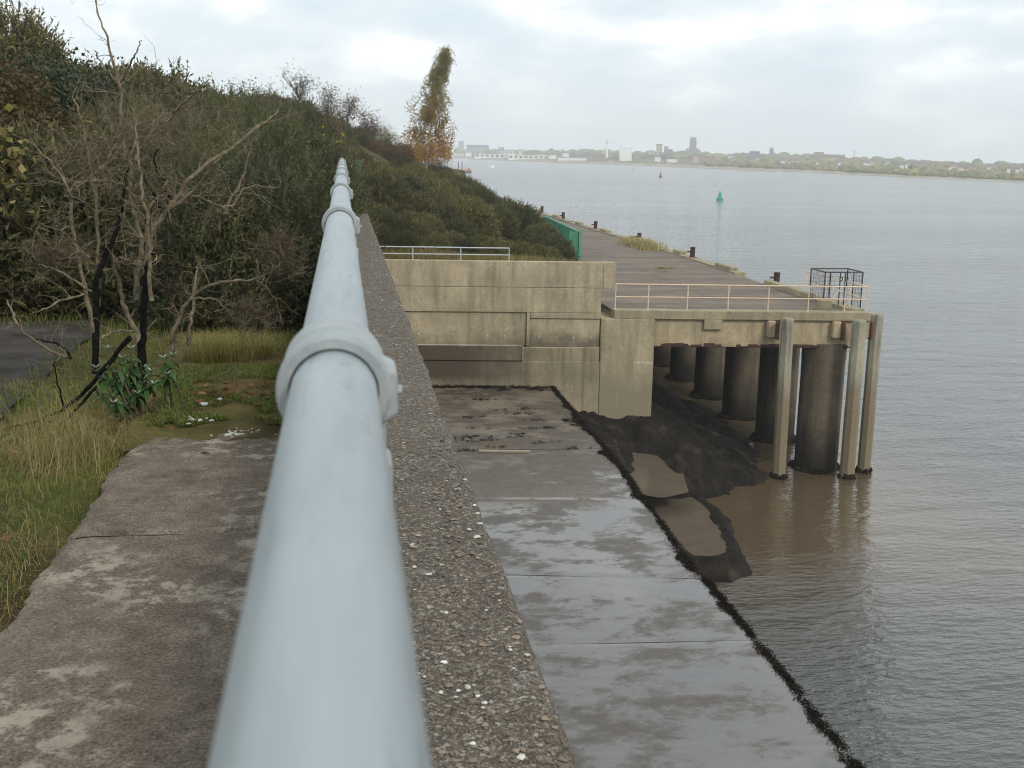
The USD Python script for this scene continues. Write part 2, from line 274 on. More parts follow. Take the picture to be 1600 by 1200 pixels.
look('mud', {'g': ('geometry', {}), 'n': ('noise_texture', {'scale': 1.3, 'detail': 8, 'roughness': .65}), 'n2': ('noise_texture', {'scale': 9, 'detail': 7, 'roughness': .7}),
    'r': ('rgb_ramp', {'ramp': [(.32, (.008, .007, .006)), (.50, (.016, .013, .010)), (.60, (.032, .025, .018)), (.70, (.06, .047, .033))]}), 'bp': ('bump', {'strength': 1.0, 'distance': .10}), 'p': ('principled_bsdf', {'roughness': .8, 'specular_ior_level': .15})},
    [('g.position', 'n.vector'), ('g.position', 'n2.vector'), ('n.fac', 'r.fac'), ('r.color', 'p.base_color'), ('n2.fac', 'bp.height'), ('bp.normal', 'p.normal')])
plain('seaweed', (.017, .0125, .008), .85, 0, .75, 2.2, .6, 40, .02, .10)
look('puddle', {'g': ('geometry', {}), 'n': ('noise_texture', {'scale': 1.2, 'detail': 4}), 'r': ('rgb_ramp', {'ramp': [(.3, (.095, .075, .055)), (.7, (.12, .095, .07))]}), 'p': ('principled_bsdf', {'roughness': .12, 'ior': 1.33})},
    [('g.position', 'n.vector'), ('n.fac', 'r.fac'), ('r.color', 'p.base_color')])
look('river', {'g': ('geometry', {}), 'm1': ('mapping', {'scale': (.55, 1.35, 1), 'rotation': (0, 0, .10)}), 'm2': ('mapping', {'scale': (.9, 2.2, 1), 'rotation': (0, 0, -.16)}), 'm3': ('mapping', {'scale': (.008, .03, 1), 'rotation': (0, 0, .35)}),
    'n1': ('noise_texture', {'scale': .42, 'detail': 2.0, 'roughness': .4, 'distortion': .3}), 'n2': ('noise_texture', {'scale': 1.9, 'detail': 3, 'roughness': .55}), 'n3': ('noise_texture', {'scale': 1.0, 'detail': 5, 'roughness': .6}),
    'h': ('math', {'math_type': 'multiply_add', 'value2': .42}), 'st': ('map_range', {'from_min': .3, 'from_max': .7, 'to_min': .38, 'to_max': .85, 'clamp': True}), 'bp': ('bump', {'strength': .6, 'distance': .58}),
    'r': ('rgb_ramp', {'ramp': [(.35, (.040, .043, .041)), (.65, (.052, .055, .053))]}), 'wx': ('map_range', {'from_min': 18, 'from_max': 30, 'to_min': 0.0, 'to_max': 1.0, 'clamp': True, 'range_type': 'smoothstep'}), 'wy': ('map_range', {'from_min': 36, 'from_max': 24, 'to_min': 0.0, 'to_max': .9, 'clamp': True, 'range_type': 'smoothstep'}), 'wl': ('math', {'math_type': 'maximum'}), 'wm': ('mix_color', {'a': (.074, .052, .030)}), 'sy': ('separate_xyz', {}), 'lee': ('map_range', {'from_min': 0, 'from_max': 1, 'to_min': .36, 'to_max': 1.0, 'clamp': True}), 'lm': ('math', {'math_type': 'multiply'}), 'ry': ('map_range', {'from_min': 60, 'from_max': 500, 'to_min': .045, 'to_max': .20, 'clamp': True}), 'p': ('principled_bsdf', {'ior': 1.62})},  # silt brown only by the jetty, its dark reflection partly put into the colour
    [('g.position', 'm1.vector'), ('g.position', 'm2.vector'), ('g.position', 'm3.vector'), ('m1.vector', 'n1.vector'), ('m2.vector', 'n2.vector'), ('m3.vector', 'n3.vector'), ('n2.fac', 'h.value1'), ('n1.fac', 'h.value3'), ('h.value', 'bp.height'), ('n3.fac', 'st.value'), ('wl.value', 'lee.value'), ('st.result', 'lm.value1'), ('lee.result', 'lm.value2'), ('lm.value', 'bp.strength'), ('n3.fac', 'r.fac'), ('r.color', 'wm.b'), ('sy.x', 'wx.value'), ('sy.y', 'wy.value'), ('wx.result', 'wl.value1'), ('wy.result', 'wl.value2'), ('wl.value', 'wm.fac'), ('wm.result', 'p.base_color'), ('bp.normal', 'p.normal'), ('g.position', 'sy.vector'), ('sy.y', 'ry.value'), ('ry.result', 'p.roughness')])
look('hill_ground', {'g': ('geometry', {}), 'n': ('noise_texture', {'scale': .5, 'detail': 8, 'roughness': .65}), 'n2': ('noise_texture', {'scale': 7, 'detail': 7, 'roughness': .7}),
    'r': ('rgb_ramp', {'ramp': [(.3, (.034, .025, .015)), (.44, (.065, .049, .026)), (.54, (.085, .078, .029)), (.63, (.12, .10, .04)), (.72, (.09, .066, .036))]}), 'r2': ('rgb_ramp', {'ramp': [(.3, (.6, .6, .6)), (.7, (1.35, 1.3, 1.2))]}), 'mu': ('mix_color', {'blend_type': 'multiply', 'fac': 1., 'use_clamp': False}),
    'bp': ('bump', {'strength': .7, 'distance': .05}), 'p': ('principled_bsdf', {'roughness': .95, 'specular_ior_level': .1})},
    [('g.position', 'n.vector'), ('g.position', 'n2.vector'), ('n.fac', 'r.fac'), ('n2.fac', 'r2.fac'), ('r.color', 'mu.a'), ('r2.color', 'mu.b'), ('mu.result', 'p.base_color'), ('n2.fac', 'bp.height'), ('bp.normal', 'p.normal')])
plain('tarmac', (.056, .049, .044), .95, 0, .45, 4, .8, 90, .01, .1)
leafy('gorse', [(0, (0.038, 0.040, 0.019)), (.35, (0.072, 0.076, 0.028)), (.65, (0.124, 0.112, 0.036)), (1, (0.235, 0.183, 0.062))], .6, .2)
leafy('gorse_near', [(0, (0.039, 0.047, 0.023)), (.35, (0.072, 0.086, 0.038)), (.65, (0.117, 0.120, 0.050)), (1, (0.207, 0.185, 0.073))], .6, .2)
leafy('olive_scrub', [(0, (0.039, 0.040, 0.015)), (.4, (0.072, 0.075, 0.025)), (.75, (0.118, 0.112, 0.040)), (1, (0.169, 0.148, 0.062))], .65, .25)
leafy('brown_scrub', [(0, (0.040, 0.033, 0.021)), (.4, (0.082, 0.065, 0.039)), (.75, (0.134, 0.105, 0.063)), (1, (0.216, 0.178, 0.105))], .8, .15)
leafy('rust_scrub', [(0, (0.057, 0.034, 0.021)), (.4, (0.108, 0.070, 0.034)), (.75, (0.153, 0.107, 0.048)), (1, (0.191, 0.155, 0.079))], .8, .2)
leafy('ivy', [(0, (0.015, 0.022, 0.013)), (.4, (0.027, 0.039, 0.020)), (.75, (0.050, 0.062, 0.028)), (1, (0.093, 0.070, 0.028))], .5, .15)
leafy('bronze', [(0, (0.038, 0.021, 0.010)), (.4, (0.062, 0.038, 0.014)), (.75, (0.082, 0.059, 0.021)), (1, (0.115, 0.086, 0.029))], .6, .25)
leafy('yellow_leaf', [(0, (.10, .10, .02)), (.5, (.20, .18, .045)), (1, (.32, .24, .10))], .5, .35)
leafy('birch_leaf', [(0, (.42, .20, .04)), (.35, (.34, .19, .045)), (.65, (.25, .20, .06)), (1, (.19, .18, .07))], .55, .3, .0)
leafy('green_leaf', [(0, (.028, .065, .016)), (.4, (.05, .115, .03)), (.8, (.085, .15, .05)), (1, (.18, .26, .17))], .5, .3, .1)
leafy('pale_leaf', [(0, (.11, .17, .11)), (.5, (.22, .29, .21)), (1, (.42, .48, .42))], .6, .2, .1)
leafy('grass_green', [(0, (0.067, 0.102, 0.018)), (.4, (0.126, 0.163, 0.032)), (.7, (0.218, 0.217, 0.055)), (1, (0.335, 0.264, 0.099))], .6, .3, 0)
leafy('grass_dry', [(0, (0.139, 0.115, 0.036)), (.5, (0.278, 0.223, 0.085)), (1, (0.459, 0.378, 0.182))], .7, .3, 0)
leafy('dead_leaf', [(0, (.07, .03, .015)), (.5, (.16, .07, .03)), (1, (.28, .16, .08))], .7, .25, 0)
leafy('flower', [(0, (.5, .38, .01)), (1, (.62, .5, .03))], .6, .3, 0)
plain('bark', (.085, .07, .052), .95, 0, .45, 30, .9, 90, .01, .15)
plain('dead_bark', (.175, .142, .095), .95, 0, .55, 34, 1.0, 130, .006, .1)
plain('charred', (.011, .010, .010), .9, 0, .6, 30, 1.0, 90, .01, .08)
plain('birch_bark', (.34, .31, .26), .8, 0, .35, 6, .3)
plain('fresh_wood', (.42, .27, .10), .8, 0, .2, 20, .2)
plain('litter_white', (.42, .41, .38), .8, 0, .15, 20, .2)
plain('moss', (.045, .075, .014), .95, 0, .4, 12, .9, 90, .02, .1)
plain('plank', (.30, .265, .20), .8, 0, .2, 3, .2)

# ------------------------------------------------------------------ river and far shore land
DECK, SLAB, WALK, WALLTOP = 6.75, 3.64, 11.60, 12.21
rng = np.random.default_rng(7)
yf = lambda x: 44.35-.0852*np.asarray(x, float)            # line of the quay's front face
X, Y = np.meshgrid(np.array([-400., 0, 60, 400, 1400, 4200]), np.array([-700., -50, 5, 60, 400, 1400, 4200]), indexing='ij')
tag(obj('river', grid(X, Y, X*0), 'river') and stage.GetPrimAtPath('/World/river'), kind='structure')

# ------------------------------------------------------------------ sea wall beside the walkway
sw = thing('sea_wall', 'long concrete parapet wall with exposed pebble top under the galvanised handrail', 'wall', (.085, 6, SLAB))
E0, E1 = -.115, .285
def rough_top(x0, x1, y0, y1, zt, nx, ny, bev=.018):
    xs = np.concatenate([[x0, x0+bev*.4], np.linspace(x0+bev, x1-bev, nx), [x1-bev*.4, x1]])
    ys = np.linspace(y0, y1, ny)
    X, Y = np.meshgrid(xs, ys, indexing='ij')
    d = np.minimum(X-x0, x1-X); Z = zt-np.clip(bev-d, 0, bev)**2/bev
    N = meshkit.fbm(np.stack([X*9, Y*9, X*0], -1), 3, 3)-.5
    N2 = meshkit.fbm(np.stack([X*2, Y*1.2, X*0+4], -1), 3, 5)-.5
    edge = np.exp(-d/.02)
    chip = np.clip(meshkit.noise(np.stack([X*6, Y*5, X*0+9], -1))-.62, 0, 1)*edge*.09
    return grid(X+(N*.012*edge)*np.sign(X-(x0+x1)/2), Y, Z+N*.006+N2*.006-chip)
obj('wall_top', rough_top(E0, E1, -.6, 13.2, WALLTOP, 22, 900), 'aggregate', sw, smooth=True)
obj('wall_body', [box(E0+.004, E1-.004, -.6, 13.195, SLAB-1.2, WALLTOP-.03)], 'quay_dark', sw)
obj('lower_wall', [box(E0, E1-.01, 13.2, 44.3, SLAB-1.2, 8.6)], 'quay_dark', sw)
peb = []
ico = trimesh.creation.icosphere(1)
for i in range(4200):
    y = .8+12*rng.random()**1.9; x = E0+.012+(E1-E0-.024)*rng.random(); s = .0020+.0033*rng.random()**2.6
    v = ico.vertices*np.array([s*(.8+.7*rng.random()), s*(.8+.7*rng.random()), s*.4])*(1+.25*rng.standard_normal((42, 1)))
    a = rng.random()*PI; R2 = np.array([[math.cos(a), -math.sin(a), 0], [math.sin(a), math.cos(a), 0], [0, 0, 1]])
    peb.append((v@R2.T+[x, y, WALLTOP+.0005], ico.faces))
obj('pebble', peb, 'pebble', sw, smooth=True, kind='stuff', tone=np.repeat(rng.random(len(peb))**1.8, 42))

# ------------------------------------------------------------------ near handrail
RX, RZ, RR = -.0063, 12.816, .024
FY = [at_z(522, 548, RZ+RR)[1]+1.42*k for k in range(9)]
hr = thing('handrail', 'pale galvanised tubular handrail running away along the top of the pebbled wall', 'handrail', (RX, 6, WALLTOP))
def ring_tube(r, y0, y1, x, z, n=48, m=40):
    ys = np.linspace(y0, y1, m); return tube(np.stack([ys*0+x, ys, ys*0+z], 1), r, n)
obj('top_rail', [ring_tube(RR, -.35, FY[-1]+.05, RX, RZ)], 'galvanised', hr, smooth=40)
obj('middle_rail', [ring_tube(RR*.9, -.35, FY[-1]+.02, RX, RZ-.30, 20)], 'galvanised', hr, smooth=40)
import manifold3d as m3
def mani(t):
    return m3.Manifold(m3.Mesh(np.asarray(t.vertices, np.float32), np.asarray(t.faces, np.uint32)))
def fitting(y):
    """Clamp tee: sleeve round the rail, socket down to the post, two set-screw lugs on the right."""
    prof = [(.0252, 0), (.0305, .0), (.0322, .004), (.0322, .016), (.0302, .024), (.0300, .064), (.0312, .072), (.0308, .078), (.0252, .078), (.0252, 0)]
    v, f = lathe(prof, (0, 0, 0), 44)
    v = np.stack([v[:, 0], v[:, 2], v[:, 1]], 1); f = f[:, ::-1]
    v = v+[RX, y, RZ]
    def lug(cx, cz, w, h, l, y0, rr):
        pts = []
        for dx in (-w, w-.004):
            for dz in (-h, h):
                for dy in (0, l):
                    s = .62 if dx > 0 else 1
                    pts.append((cx+dx, y+y0+l/2+(dy-l/2)*s, cz+dz*s))
        M_ = m3.Manifold.batch_hull([m3.Manifold.sphere(rr, 10).translate(list(p)) for p in pts])
        m = M_.to_mesh(); return m.vert_properties[:, :3], m.tri_verts
    post = tube([(RX, y+.040, RZ-.026), (RX, y+.040, RZ-.050), (RX, y+.040, RZ-.086), (RX, y+.040, RZ-.092)], [.0300, .0305, .0305, .0315], 32)
    main = cat([(v, f), lug(RX+.0262, RZ-.004, .010, .017, .052, .006, .004), post, lug(RX+.0235, RZ-.060, .010, .018, .040, .014, .004)])
    return main
for k, y in enumerate(FY):
    fp = obj('clamp_fitting', [fitting(y)], 'cast_iron', hr, smooth=35)
    sc = tube([(RX+.037, y+.032, RZ-.006), (RX+.0392, y+.032, RZ-.006)], .0038, 6)
    obj('set_screw', [sc], 'cast_iron', fp)
    obj('post', [tube([(RX, y+.040, WALLTOP-.01), (RX, y+.040, RZ-.05)], RR, 24)], 'galvanised', hr, smooth=40)
    obj('base_flange', [lathe([(.0, .016), (.05, .016), (.055, .010), (.055, -.004)], (RX, y+.040, WALLTOP+.002), 24)], 'cast_iron', hr, smooth=35)

# ------------------------------------------------------------------ walkway
wk = structure('walkway', loc=(-.55, 3, WALK))
def slab_piece(x0f, x1, y0, y1, zt, nx, ny, seed, thick=.16):
    ys = np.linspace(y0, y1, ny); u = np.linspace(0, 1, nx)
    xl = np.array([x0f(y) for y in ys])
    X = xl[None, :]*(1-u[:, None])+x1*u[:, None]; Y = np.repeat(ys[None], nx, 0)
    N = meshkit.fbm(np.stack([X*3, Y*3, X*0+seed], -1), 4, seed)-.5
    d = X-xl[None]; Z = zt+N*.012-.03*np.exp(-d/.018)-.012*np.exp(-(Y-y0)/.01)-.012*np.exp(-(y1-Y)/.01)
    top = grid(X, Y, Z)
    rim = np.vstack([np.stack([X[0], Y[0], Z[0]], 1), np.stack([X[0]+.02*np.sin(Y[0]*40), Y[0], Z[0]-thick], 1)])
    n = ny; f = []
    for i in range(n-1): f += [(i, n+i, n+i+1), (i, n+i+1, i+1)]
    return [top, (rim, np.array(f))]
def ragged(y):
    n = meshkit.fbm(np.array([[y*2.2, 3.3, 0]]), 4, 2)[0]-.5
    return -.985+.045*n+.045*(meshkit.noise(np.array([[y*9, 1, 0]]))[0]-.5)+.02*(meshkit.noise(np.array([[y*31, 4, 0]]))[0]-.5)
for a, b in ((-1.0, 1.9), (1.906, 3.93), (3.936, 5.42)):
    obj('paving_slab', slab_piece(ragged, E0-.002, a, b, WALK, 30, int((b-a)*45), int(a*10)+20), 'walk_concrete', wk, smooth=True)

# ------------------------------------------------------------------ slipway at the foot of the wall, in wet mud
sl = structure('slipway', loc=(4, 25, SLAB))
SE = np.array([(-20, 7.8), (5, 7.85), (14.9, 7.83), (21.5, 7.9), (24.2, 7.86), (29.2, 8.08), (32.5, 8.2), (38, 8.23), (44.5, 8.24)])
xe = lambda y: np.interp(y, SE[:, 0], SE[:, 1])
J = [(-2, -2), (7.8, 7.4), (12.0, 11.6), (16.0, 15.6), (20.0, 19.56), (23.98, 22.78), (29.34, 28.6), (34.3, 34.0), (44.2, 43.8)]
for k in range(len(J)-1):
    (a0, a1), (b0, b1) = J[k], J[k+1]
    u = np.linspace(0, 1, 60); w = np.linspace(0, 1, 44)
    U, W = np.meshgrid(u, w, indexing='ij')
    yl = a0+(b0-a0)*W; yr = a1+(b1-a1)*W
    Y = yl*(1-U)+yr*U; g = .003*(.5-np.abs(W-.5) < .001)*np.sign(W-.5); Y = Y-g
    X = E1-.02+(xe(Y)-E1+.02)*U
    Z = SLAB+.012*(meshkit.fbm(np.stack([X*.5, Y*.5, X*0+k], -1), 3, 4)-.5)-.005*np.exp(-np.minimum(W, 1-W)/.008)+.004*(k % 3)
    t = grid(X, Y, Z)
    side = np.vstack([np.stack([X[-1], Y[-1], Z[-1]], 1), np.stack([X[-1], Y[-1], Z[-1]-4.5], 1)]); n = 44
    f = np.array([q for i in range(n-1) for q in ((i, n+i, n+i+1), (i, n+i+1, i+1))])
    obj('slab_panel', [t, (side, f)], 'wet_slab', sl, smooth=30)

# ------------------------------------------------------------------ mud bank below the quay block
cp = np.array([(8.1, 43.6, 2.95), (10.2, 43.4, 2.45), (12.4, 43.2, 2.45), (8.2, 40, 2.65), (8.2, 36, 2.0), (8.2, 32, 1.15), (8.1, 29, .35), (8, 26, -.4), (9.4, 40, 2.35), (10.2, 36, 1.5), (9.6, 32, .75), (9.6, 29, -.2),
    (11.4, 41.4, 1.36), (11.7, 39, 1.25), (11.8, 37, 1.12), (11.0, 35.4, .62), (11.4, 33.8, .56), (11.2, 32.2, .45), (12.0, 32.4, .42), (12.3, 36.5, 1.0), (12.2, 34.4, .72), (12.75, 34.2, .0), (12.6, 32.6, 0.06), (12.3, 31.6, -.2), (11, 30.6, -.3),
    (12.9, 37.6, .5), (13.0, 39.4, .02), (12.4, 40.0, 1.5), (13.2, 41.6, 1.6), (13.4, 40.6, .6), (14.4, 42.2, 1.1), (14.6, 40.5, 0), (15.4, 42.4, .6), (16.2, 41.2, 0), (16.6, 42.6, .3), (17.2, 43.0, -.02), (18.2, 46, -.05), (20, 42, -1), (17.5, 40, -.9), (15, 38, -.9), (14, 34, -.9), (13.4, 30, -.9), (10, 26, -1), (22, 46, -1),
    (12.3, 47, 2.8), (14, 47, 1.9), (16, 47, .9), (12.3, 60, 3.0), (15, 60, 1.5), (18, 60, -.1), (22, 60, -1), (12.3, 90, 3), (16, 90, 1), (19, 90, -.5), (22, 90, -1), (8.0, 20, -1), (13, 20, -1), (22, 30, -1), (12.3, 130, 3), (22, 130, -1), (4, 44.5, 3), (4, 130, 3), (4, 20, -1)])
X, Y = np.meshgrid(np.linspace(7.7, 21.5, 185), np.concatenate([np.linspace(24, 50, 300), np.linspace(50.3, 120, 90)]), indexing='ij')
Z = griddata(cp[:, :2], cp[:, 2], (X, Y), method='linear')
from scipy.ndimage import gaussian_filter
Z = gaussian_filter(Z, 2.2)
nb = meshkit.fbm(np.stack([X*1.1, Y*1.1, X*0], -1), 5, 8)-.5
nb2 = meshkit.fbm(np.stack([X*5, Y*5, X*0+3], -1), 3, 9)-.5
PUD = [([(990, 708), (1022, 712), (1050, 738), (1058, 766), (1030, 772), (1008, 768), (1000, 745)], 1.30), ([(1008, 776), (1040, 780), (1078, 778), (1104, 800), (1128, 846), (1130, 862), (1108, 868), (1086, 868), (1058, 836), (1030, 800)], .60)]
from shapely.geometry import Polygon
import shapely
pd_meshes = []
rim = np.ones_like(Z)
for poly, z in PUD:
    w = np.array([at_z(px, py, z)[:2] for px, py in poly]); P = Polygon(w).buffer(.3).buffer(-.22)
    pts2 = shapely.points(X.ravel(), Y.ravel())
    sdist = (shapely.distance(P, pts2)-shapely.distance(P.boundary, pts2)*shapely.contains(P, pts2)).reshape(X.shape)
    want = z+np.clip(sdist*.30, -.06, .16)+.10*nb+.05*nb2
    wgt = np.where(sdist < 0, 1, np.exp(-(np.maximum(sdist-.25, 0)/.3)**2))
    Z = Z*(1-wgt)+want*wgt; rim *= 1-wgt
    pd_meshes.append((P.buffer(.32), z))
Z = Z+(nb*.55+nb2*.16)*rim
tag(stage.GetPrimAtPath(obj('mud_bank', [grid(X, Y, Z)], 'mud', smooth=True)), kind='structure')
for Q, z in pd_meshes:
    t = trimesh.creation.extrude_polygon(Q, .004, engine='earcut'); t.apply_translation([0, 0, z])
    tag(stage.GetPrimAtPath(obj('puddle', [t], 'puddle')), kind='structure')

# ------------------------------------------------------------------ cross quay wall
def fb(x0, x1, z0, z1, d0, d1, b=.012):
    """Chamfered block laid along the quay's front line; d is the depth behind it."""
    t = bevel_box(x0, x1, d0, d1, z0, z1, b); v = np.array(t.vertices); v[:, 1] += yf(v[:, 0]); return v, np.array(t.faces)
qw = thing('quay_wall', 'stained concrete quay wall with recessed panels facing the slipway', 'wall', (5.5, 44.2, SLAB))
obj('parapet', [fb(.29, 10.68, 7.66, 8.68, .03, .38)], 'quay_upper', qw)
obj('pilaster', [fb(10.22, 10.70, 7.64, 8.69, -.004, .40)], 'quay_upper', qw)
obj('wall_band', [fb(.29, 10.16, 6.66, 7.645, .0, .8)], 'quay_upper', qw)
obj('wall_panel', [fb(.29, 7.18, 5.30, 6.65, .07, .8)], 'quay_wall', qw)
obj('wall_panel', [fb(7.34, 10.14, 6.42, 6.652, .004, .8)], 'quay_upper', qw)
obj('wall_panel', [fb(7.34, 10.14, 5.24, 6.40, .06, .8)], 'quay_streaked', qw)
obj('wall_pier', [fb(7.20, 7.325, 5.28, 6.652, .002, .8)], 'quay_wall', qw)
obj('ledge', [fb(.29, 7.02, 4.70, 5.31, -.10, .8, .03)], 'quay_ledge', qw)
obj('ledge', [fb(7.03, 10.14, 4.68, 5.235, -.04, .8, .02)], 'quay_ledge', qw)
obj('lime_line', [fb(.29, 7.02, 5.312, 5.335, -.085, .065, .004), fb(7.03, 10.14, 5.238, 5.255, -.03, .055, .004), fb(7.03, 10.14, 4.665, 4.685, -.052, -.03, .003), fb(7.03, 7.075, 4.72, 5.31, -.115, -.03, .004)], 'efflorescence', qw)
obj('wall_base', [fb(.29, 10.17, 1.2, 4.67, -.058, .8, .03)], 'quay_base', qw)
for i in range(13):
    x = 2.2+.69*i
    if abs(x-7.25) < .15: continue
    v, f = lathe([(0, .02), (.035, .018), (.045, .0), (.045, -.06)], (0, 0, 0), 8)
    v = np.stack([v[:, 0]+x, -v[:, 2]+.068+yf(x), v[:, 1]+5.74-.013*(x-2.2)], 1)
    obj('tie_plug', [(v, f)], 'efflorescence', qw)
# ------------------------------------------------------------------ jetty
jt = thing('jetty', 'long concrete jetty deck on round columns reaching out into the river', 'jetty', (16, 44, 0))
obj('abutment', [fb(10.19, 12.37, 1.0, 6.44, .0, 2.0, .03)], 'quay_block', jt)
obj('abutment_joint_lime', [fb(11.3, 12.36, 4.62, 4.68, -.006, .01, .003)], 'efflorescence', jt)
RE = np.array([(42.5, 21.2), (66, 21.25), (79, 21.1), (90.6, 20.75), (103, 20.5), (112, 20.4), (150, 20.2), (230, 19.5)])
xr = lambda y: np.interp(y, RE[:, 0], RE[:, 1])
def prism(poly, z0, z1):
    t = trimesh.creation.extrude_polygon(Polygon(poly), z1-z0, engine='earcut'); t.apply_translation([0, 0, z0]); return t
ys = [43.6]+list(np.arange(47.7, 230, 4.7))
for i in range(len(ys)-1):
    a, b = ys[i], ys[i+1]; s = -.085
    dz = .018*(rng.random()-.5); xm = 16.0
    for x0, x1 in ((lambda y: 10.72, lambda y: xm-.012), (lambda y: xm+.012, lambda y: xr(y)-.62)):
        xa, xb, xc, xd = x0(a), x1(a), x1(b), x0(b)
        P = [(xa, a+.012+s*(xa-xm)), (xb, a+.012+s*(xb-xm)), (xc, b-.012+s*(xc-xm)), (xd, b-.012+s*(xd-xm))]
        obj('deck_panel', [prism(P, DECK-.16, DECK+dz)], 'deck_top', jt)
L = [(10.72, yf(10.72)+.6), (21.0, yf(21)+.6)]+[(xr(y)-.2, y) for y in (66, 79, 90.6, 103, 112, 150, 228)]+[(10.72, 228)]
obj('deck_slab', [prism(L, DECK-.40, DECK-.165)], 'jetty_edge', jt)
obj('edge_strip', [fb(10.70, 21.22, 6.43, 6.785, .0, .62, .02)], 'jetty_edge', jt)
obj('front_beam', [fb(12.375, 20.75, 5.30, 6.425, .14, .8, .02)], 'jetty_beam', jt)
obj('front_beam_end', [hullpts([(x, y, z) for z in (5.31, 6.425) for x, y in ((20.76, 42.72), (21.18, 42.95), (21.18, 46), (20.76, 46))])], 'jetty_beam', jt)
rs = []
for i in range(70):
    x = 12.4+8.1*rng.random()
    if 14.8 < x < 15.6 and rng.random() < .7: continue
    w, h = .12+.5*rng.random(), .03+.13*rng.random()**2; rs.append(fb(x, min(20.6, x+w), 5.285, 5.30+h, .126+.01*rng.random(), .3, .01))
obj('rust_stain', rs, 'rust_dark', jt, kind='stuff')
obj('bracket', [fb(14.36, 15.10, 6.03, 6.435, -.01, .2, .02)], 'jetty_edge', jt)
for x in (16.92, 19.62):
    c = obj('corbel', [fb(x, x+.36, 5.72, 6.42, -.12, .15, .05)], 'jetty_beam', jt)
    obj('rusty_plate', [fb(x+.365, x+.43, 5.68, 6.40, -.30, .12, .01)], 'rust', c)
c = obj('corbel', [fb(21.0, 21.25, 5.7, 6.4, .1, .5, .03)], 'jetty_beam', jt); obj('rusty_plate', [fb(21.255, 21.34, 5.66, 6.38, .0, .35, .01)], 'rust', c)
for k in range(11):
    y = 43.55+4.7*k; x = min(19.75, xr(y)-1.3)
    pr = [(.89, -2.5), (.90, .0), (.89, .3), (.885, 3.4), (.872, 3.42), (.872, 3.46), (.885, 3.5), (.89, 4.68), (.905, 4.70), (.905, 5.42)]
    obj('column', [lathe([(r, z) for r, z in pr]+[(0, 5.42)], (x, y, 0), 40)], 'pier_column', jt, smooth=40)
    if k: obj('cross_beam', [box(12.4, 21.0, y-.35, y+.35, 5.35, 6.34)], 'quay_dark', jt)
    wk_ = []
    for j in range(26):
        a = rng.random()*2*PI; s = .06+.13*rng.random(); m = trimesh.creation.icosphere(1, s); m.vertices *= [1.5, 1.2, .7]; m.vertices += .2*s*rng.standard_normal(m.vertices.shape)
        m.apply_translation([x+.88*math.cos(a), y+.88*math.sin(a), .02+.1*rng.random()]); wk_.append(m)
    obj('weed_collar', wk_, 'seaweed', jt, kind='stuff')
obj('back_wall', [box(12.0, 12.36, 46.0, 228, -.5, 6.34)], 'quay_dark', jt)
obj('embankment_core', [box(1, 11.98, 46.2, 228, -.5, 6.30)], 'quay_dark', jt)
# kerb along the river edge
for i in range(30):
    y0 = 43.2+4.7*i; y1 = y0+4.66
    if i in (1, 2): continue
    h = (.16, .10, .22, .13, .12)[i % 5]+.03*rng.random()
    x0, x1 = xr(y0), xr(y1)
    P = [(x0-.6, y0), (x0, y0), (x1, y1), (x1-.6, y1)]
    obj('kerb_block', [prism(P, DECK-.3, DECK+h*.55)], 'jetty_edge', jt)
    if i % 2:
        obj('kerb_upstand', [bevel_box(x0-.5, x0-.05, y0+1.1, y0+2.6+1.2*rng.random(), DECK+h*.5, DECK+h+.12, .04)], 'jetty_edge', jt)
obj('kerb_upstand', [bevel_box(20.35, 20.75, 47.2, 52.4, DECK-.1, DECK+.26, .04)], 'jetty_edge', jt)
obj('kerb_block', [prism([(20.6, 43.3), (21.2, 43.2), (21.22, 52.6), (20.62, 52.6)], DECK-.3, DECK+.06)], 'jetty_edge', jt)
tag(stage.GetPrimAtPath(obj('deck_stub', [bevel_box(19.35, 19.85, 43.35, 43.75, DECK-.02, DECK+.42, .02)], 'jetty_edge')), 'short square concrete stub standing on the jetty deck in front of the cage', 'concrete block')
# fender piles
def pile(x, y, r, top, sides, label, taper=.97, lean=0):
    p = thing('fender_pile', label, 'pile', (x, y, 0), group=None)
    a = np.arange(sides)*2*PI/sides+PI/sides
    lv = [(-2.5, 1.0), (.0, 1.0), (2.95, 1.0), (3.0, .97), (top-.12, taper), (top-.03, taper*.93), (top, taper*.7)]
    v = np.vstack([np.stack([x+lean*(top-z)+r*s*np.cos(a), y+r*s*np.sin(a), np.full(sides, z)], 1) for z, s in lv]); f = []
    for i in range(len(lv)-1):
        for j in range(sides):
            j2 = (j+1) % sides; f += [(i*sides+j, i*sides+j2, (i+1)*sides+j2), (i*sides+j, (i+1)*sides+j2, (i+1)*sides+j)]
    v = np.vstack([v, [x, y, top+.01]]); b = (len(lv)-1)*sides
    f += [(len(v)-1, b+j, b+(j+1) % sides) for j in range(sides)]
    v[:, :2] += .012*(meshkit.noise(v*2.5)[:, None]-.5)
    obj('shaft', [(v, np.array(f))], 'fender_timber', p)
    w = []
    for j in range(22):
        z = rng.random()*.25; s = .05+.07*rng.random(); m = trimesh.creation.icosphere(1, s); m.vertices += .25*s*rng.standard_normal(m.vertices.shape)
        aa = rng.random()*2*PI; m.apply_translation([x+lean*top+r*.95*math.cos(aa), y+r*.95*math.sin(aa), z*.5]); w.append(m)
    obj('weed', w, 'seaweed', p, kind='stuff')
pile(17.52, 42.25, .27, 6.62, 8, 'weathered fender pile standing left, before the dark opening under the jetty', lean=.012)
pile(20.45, 42.0, .30, 6.58, 8, 'weathered fender pile hiding the right side of the front jetty column')
pile(21.55, 42.75, .27, 6.72, 8, 'smooth tan fender pile off the outer corner of the jetty')

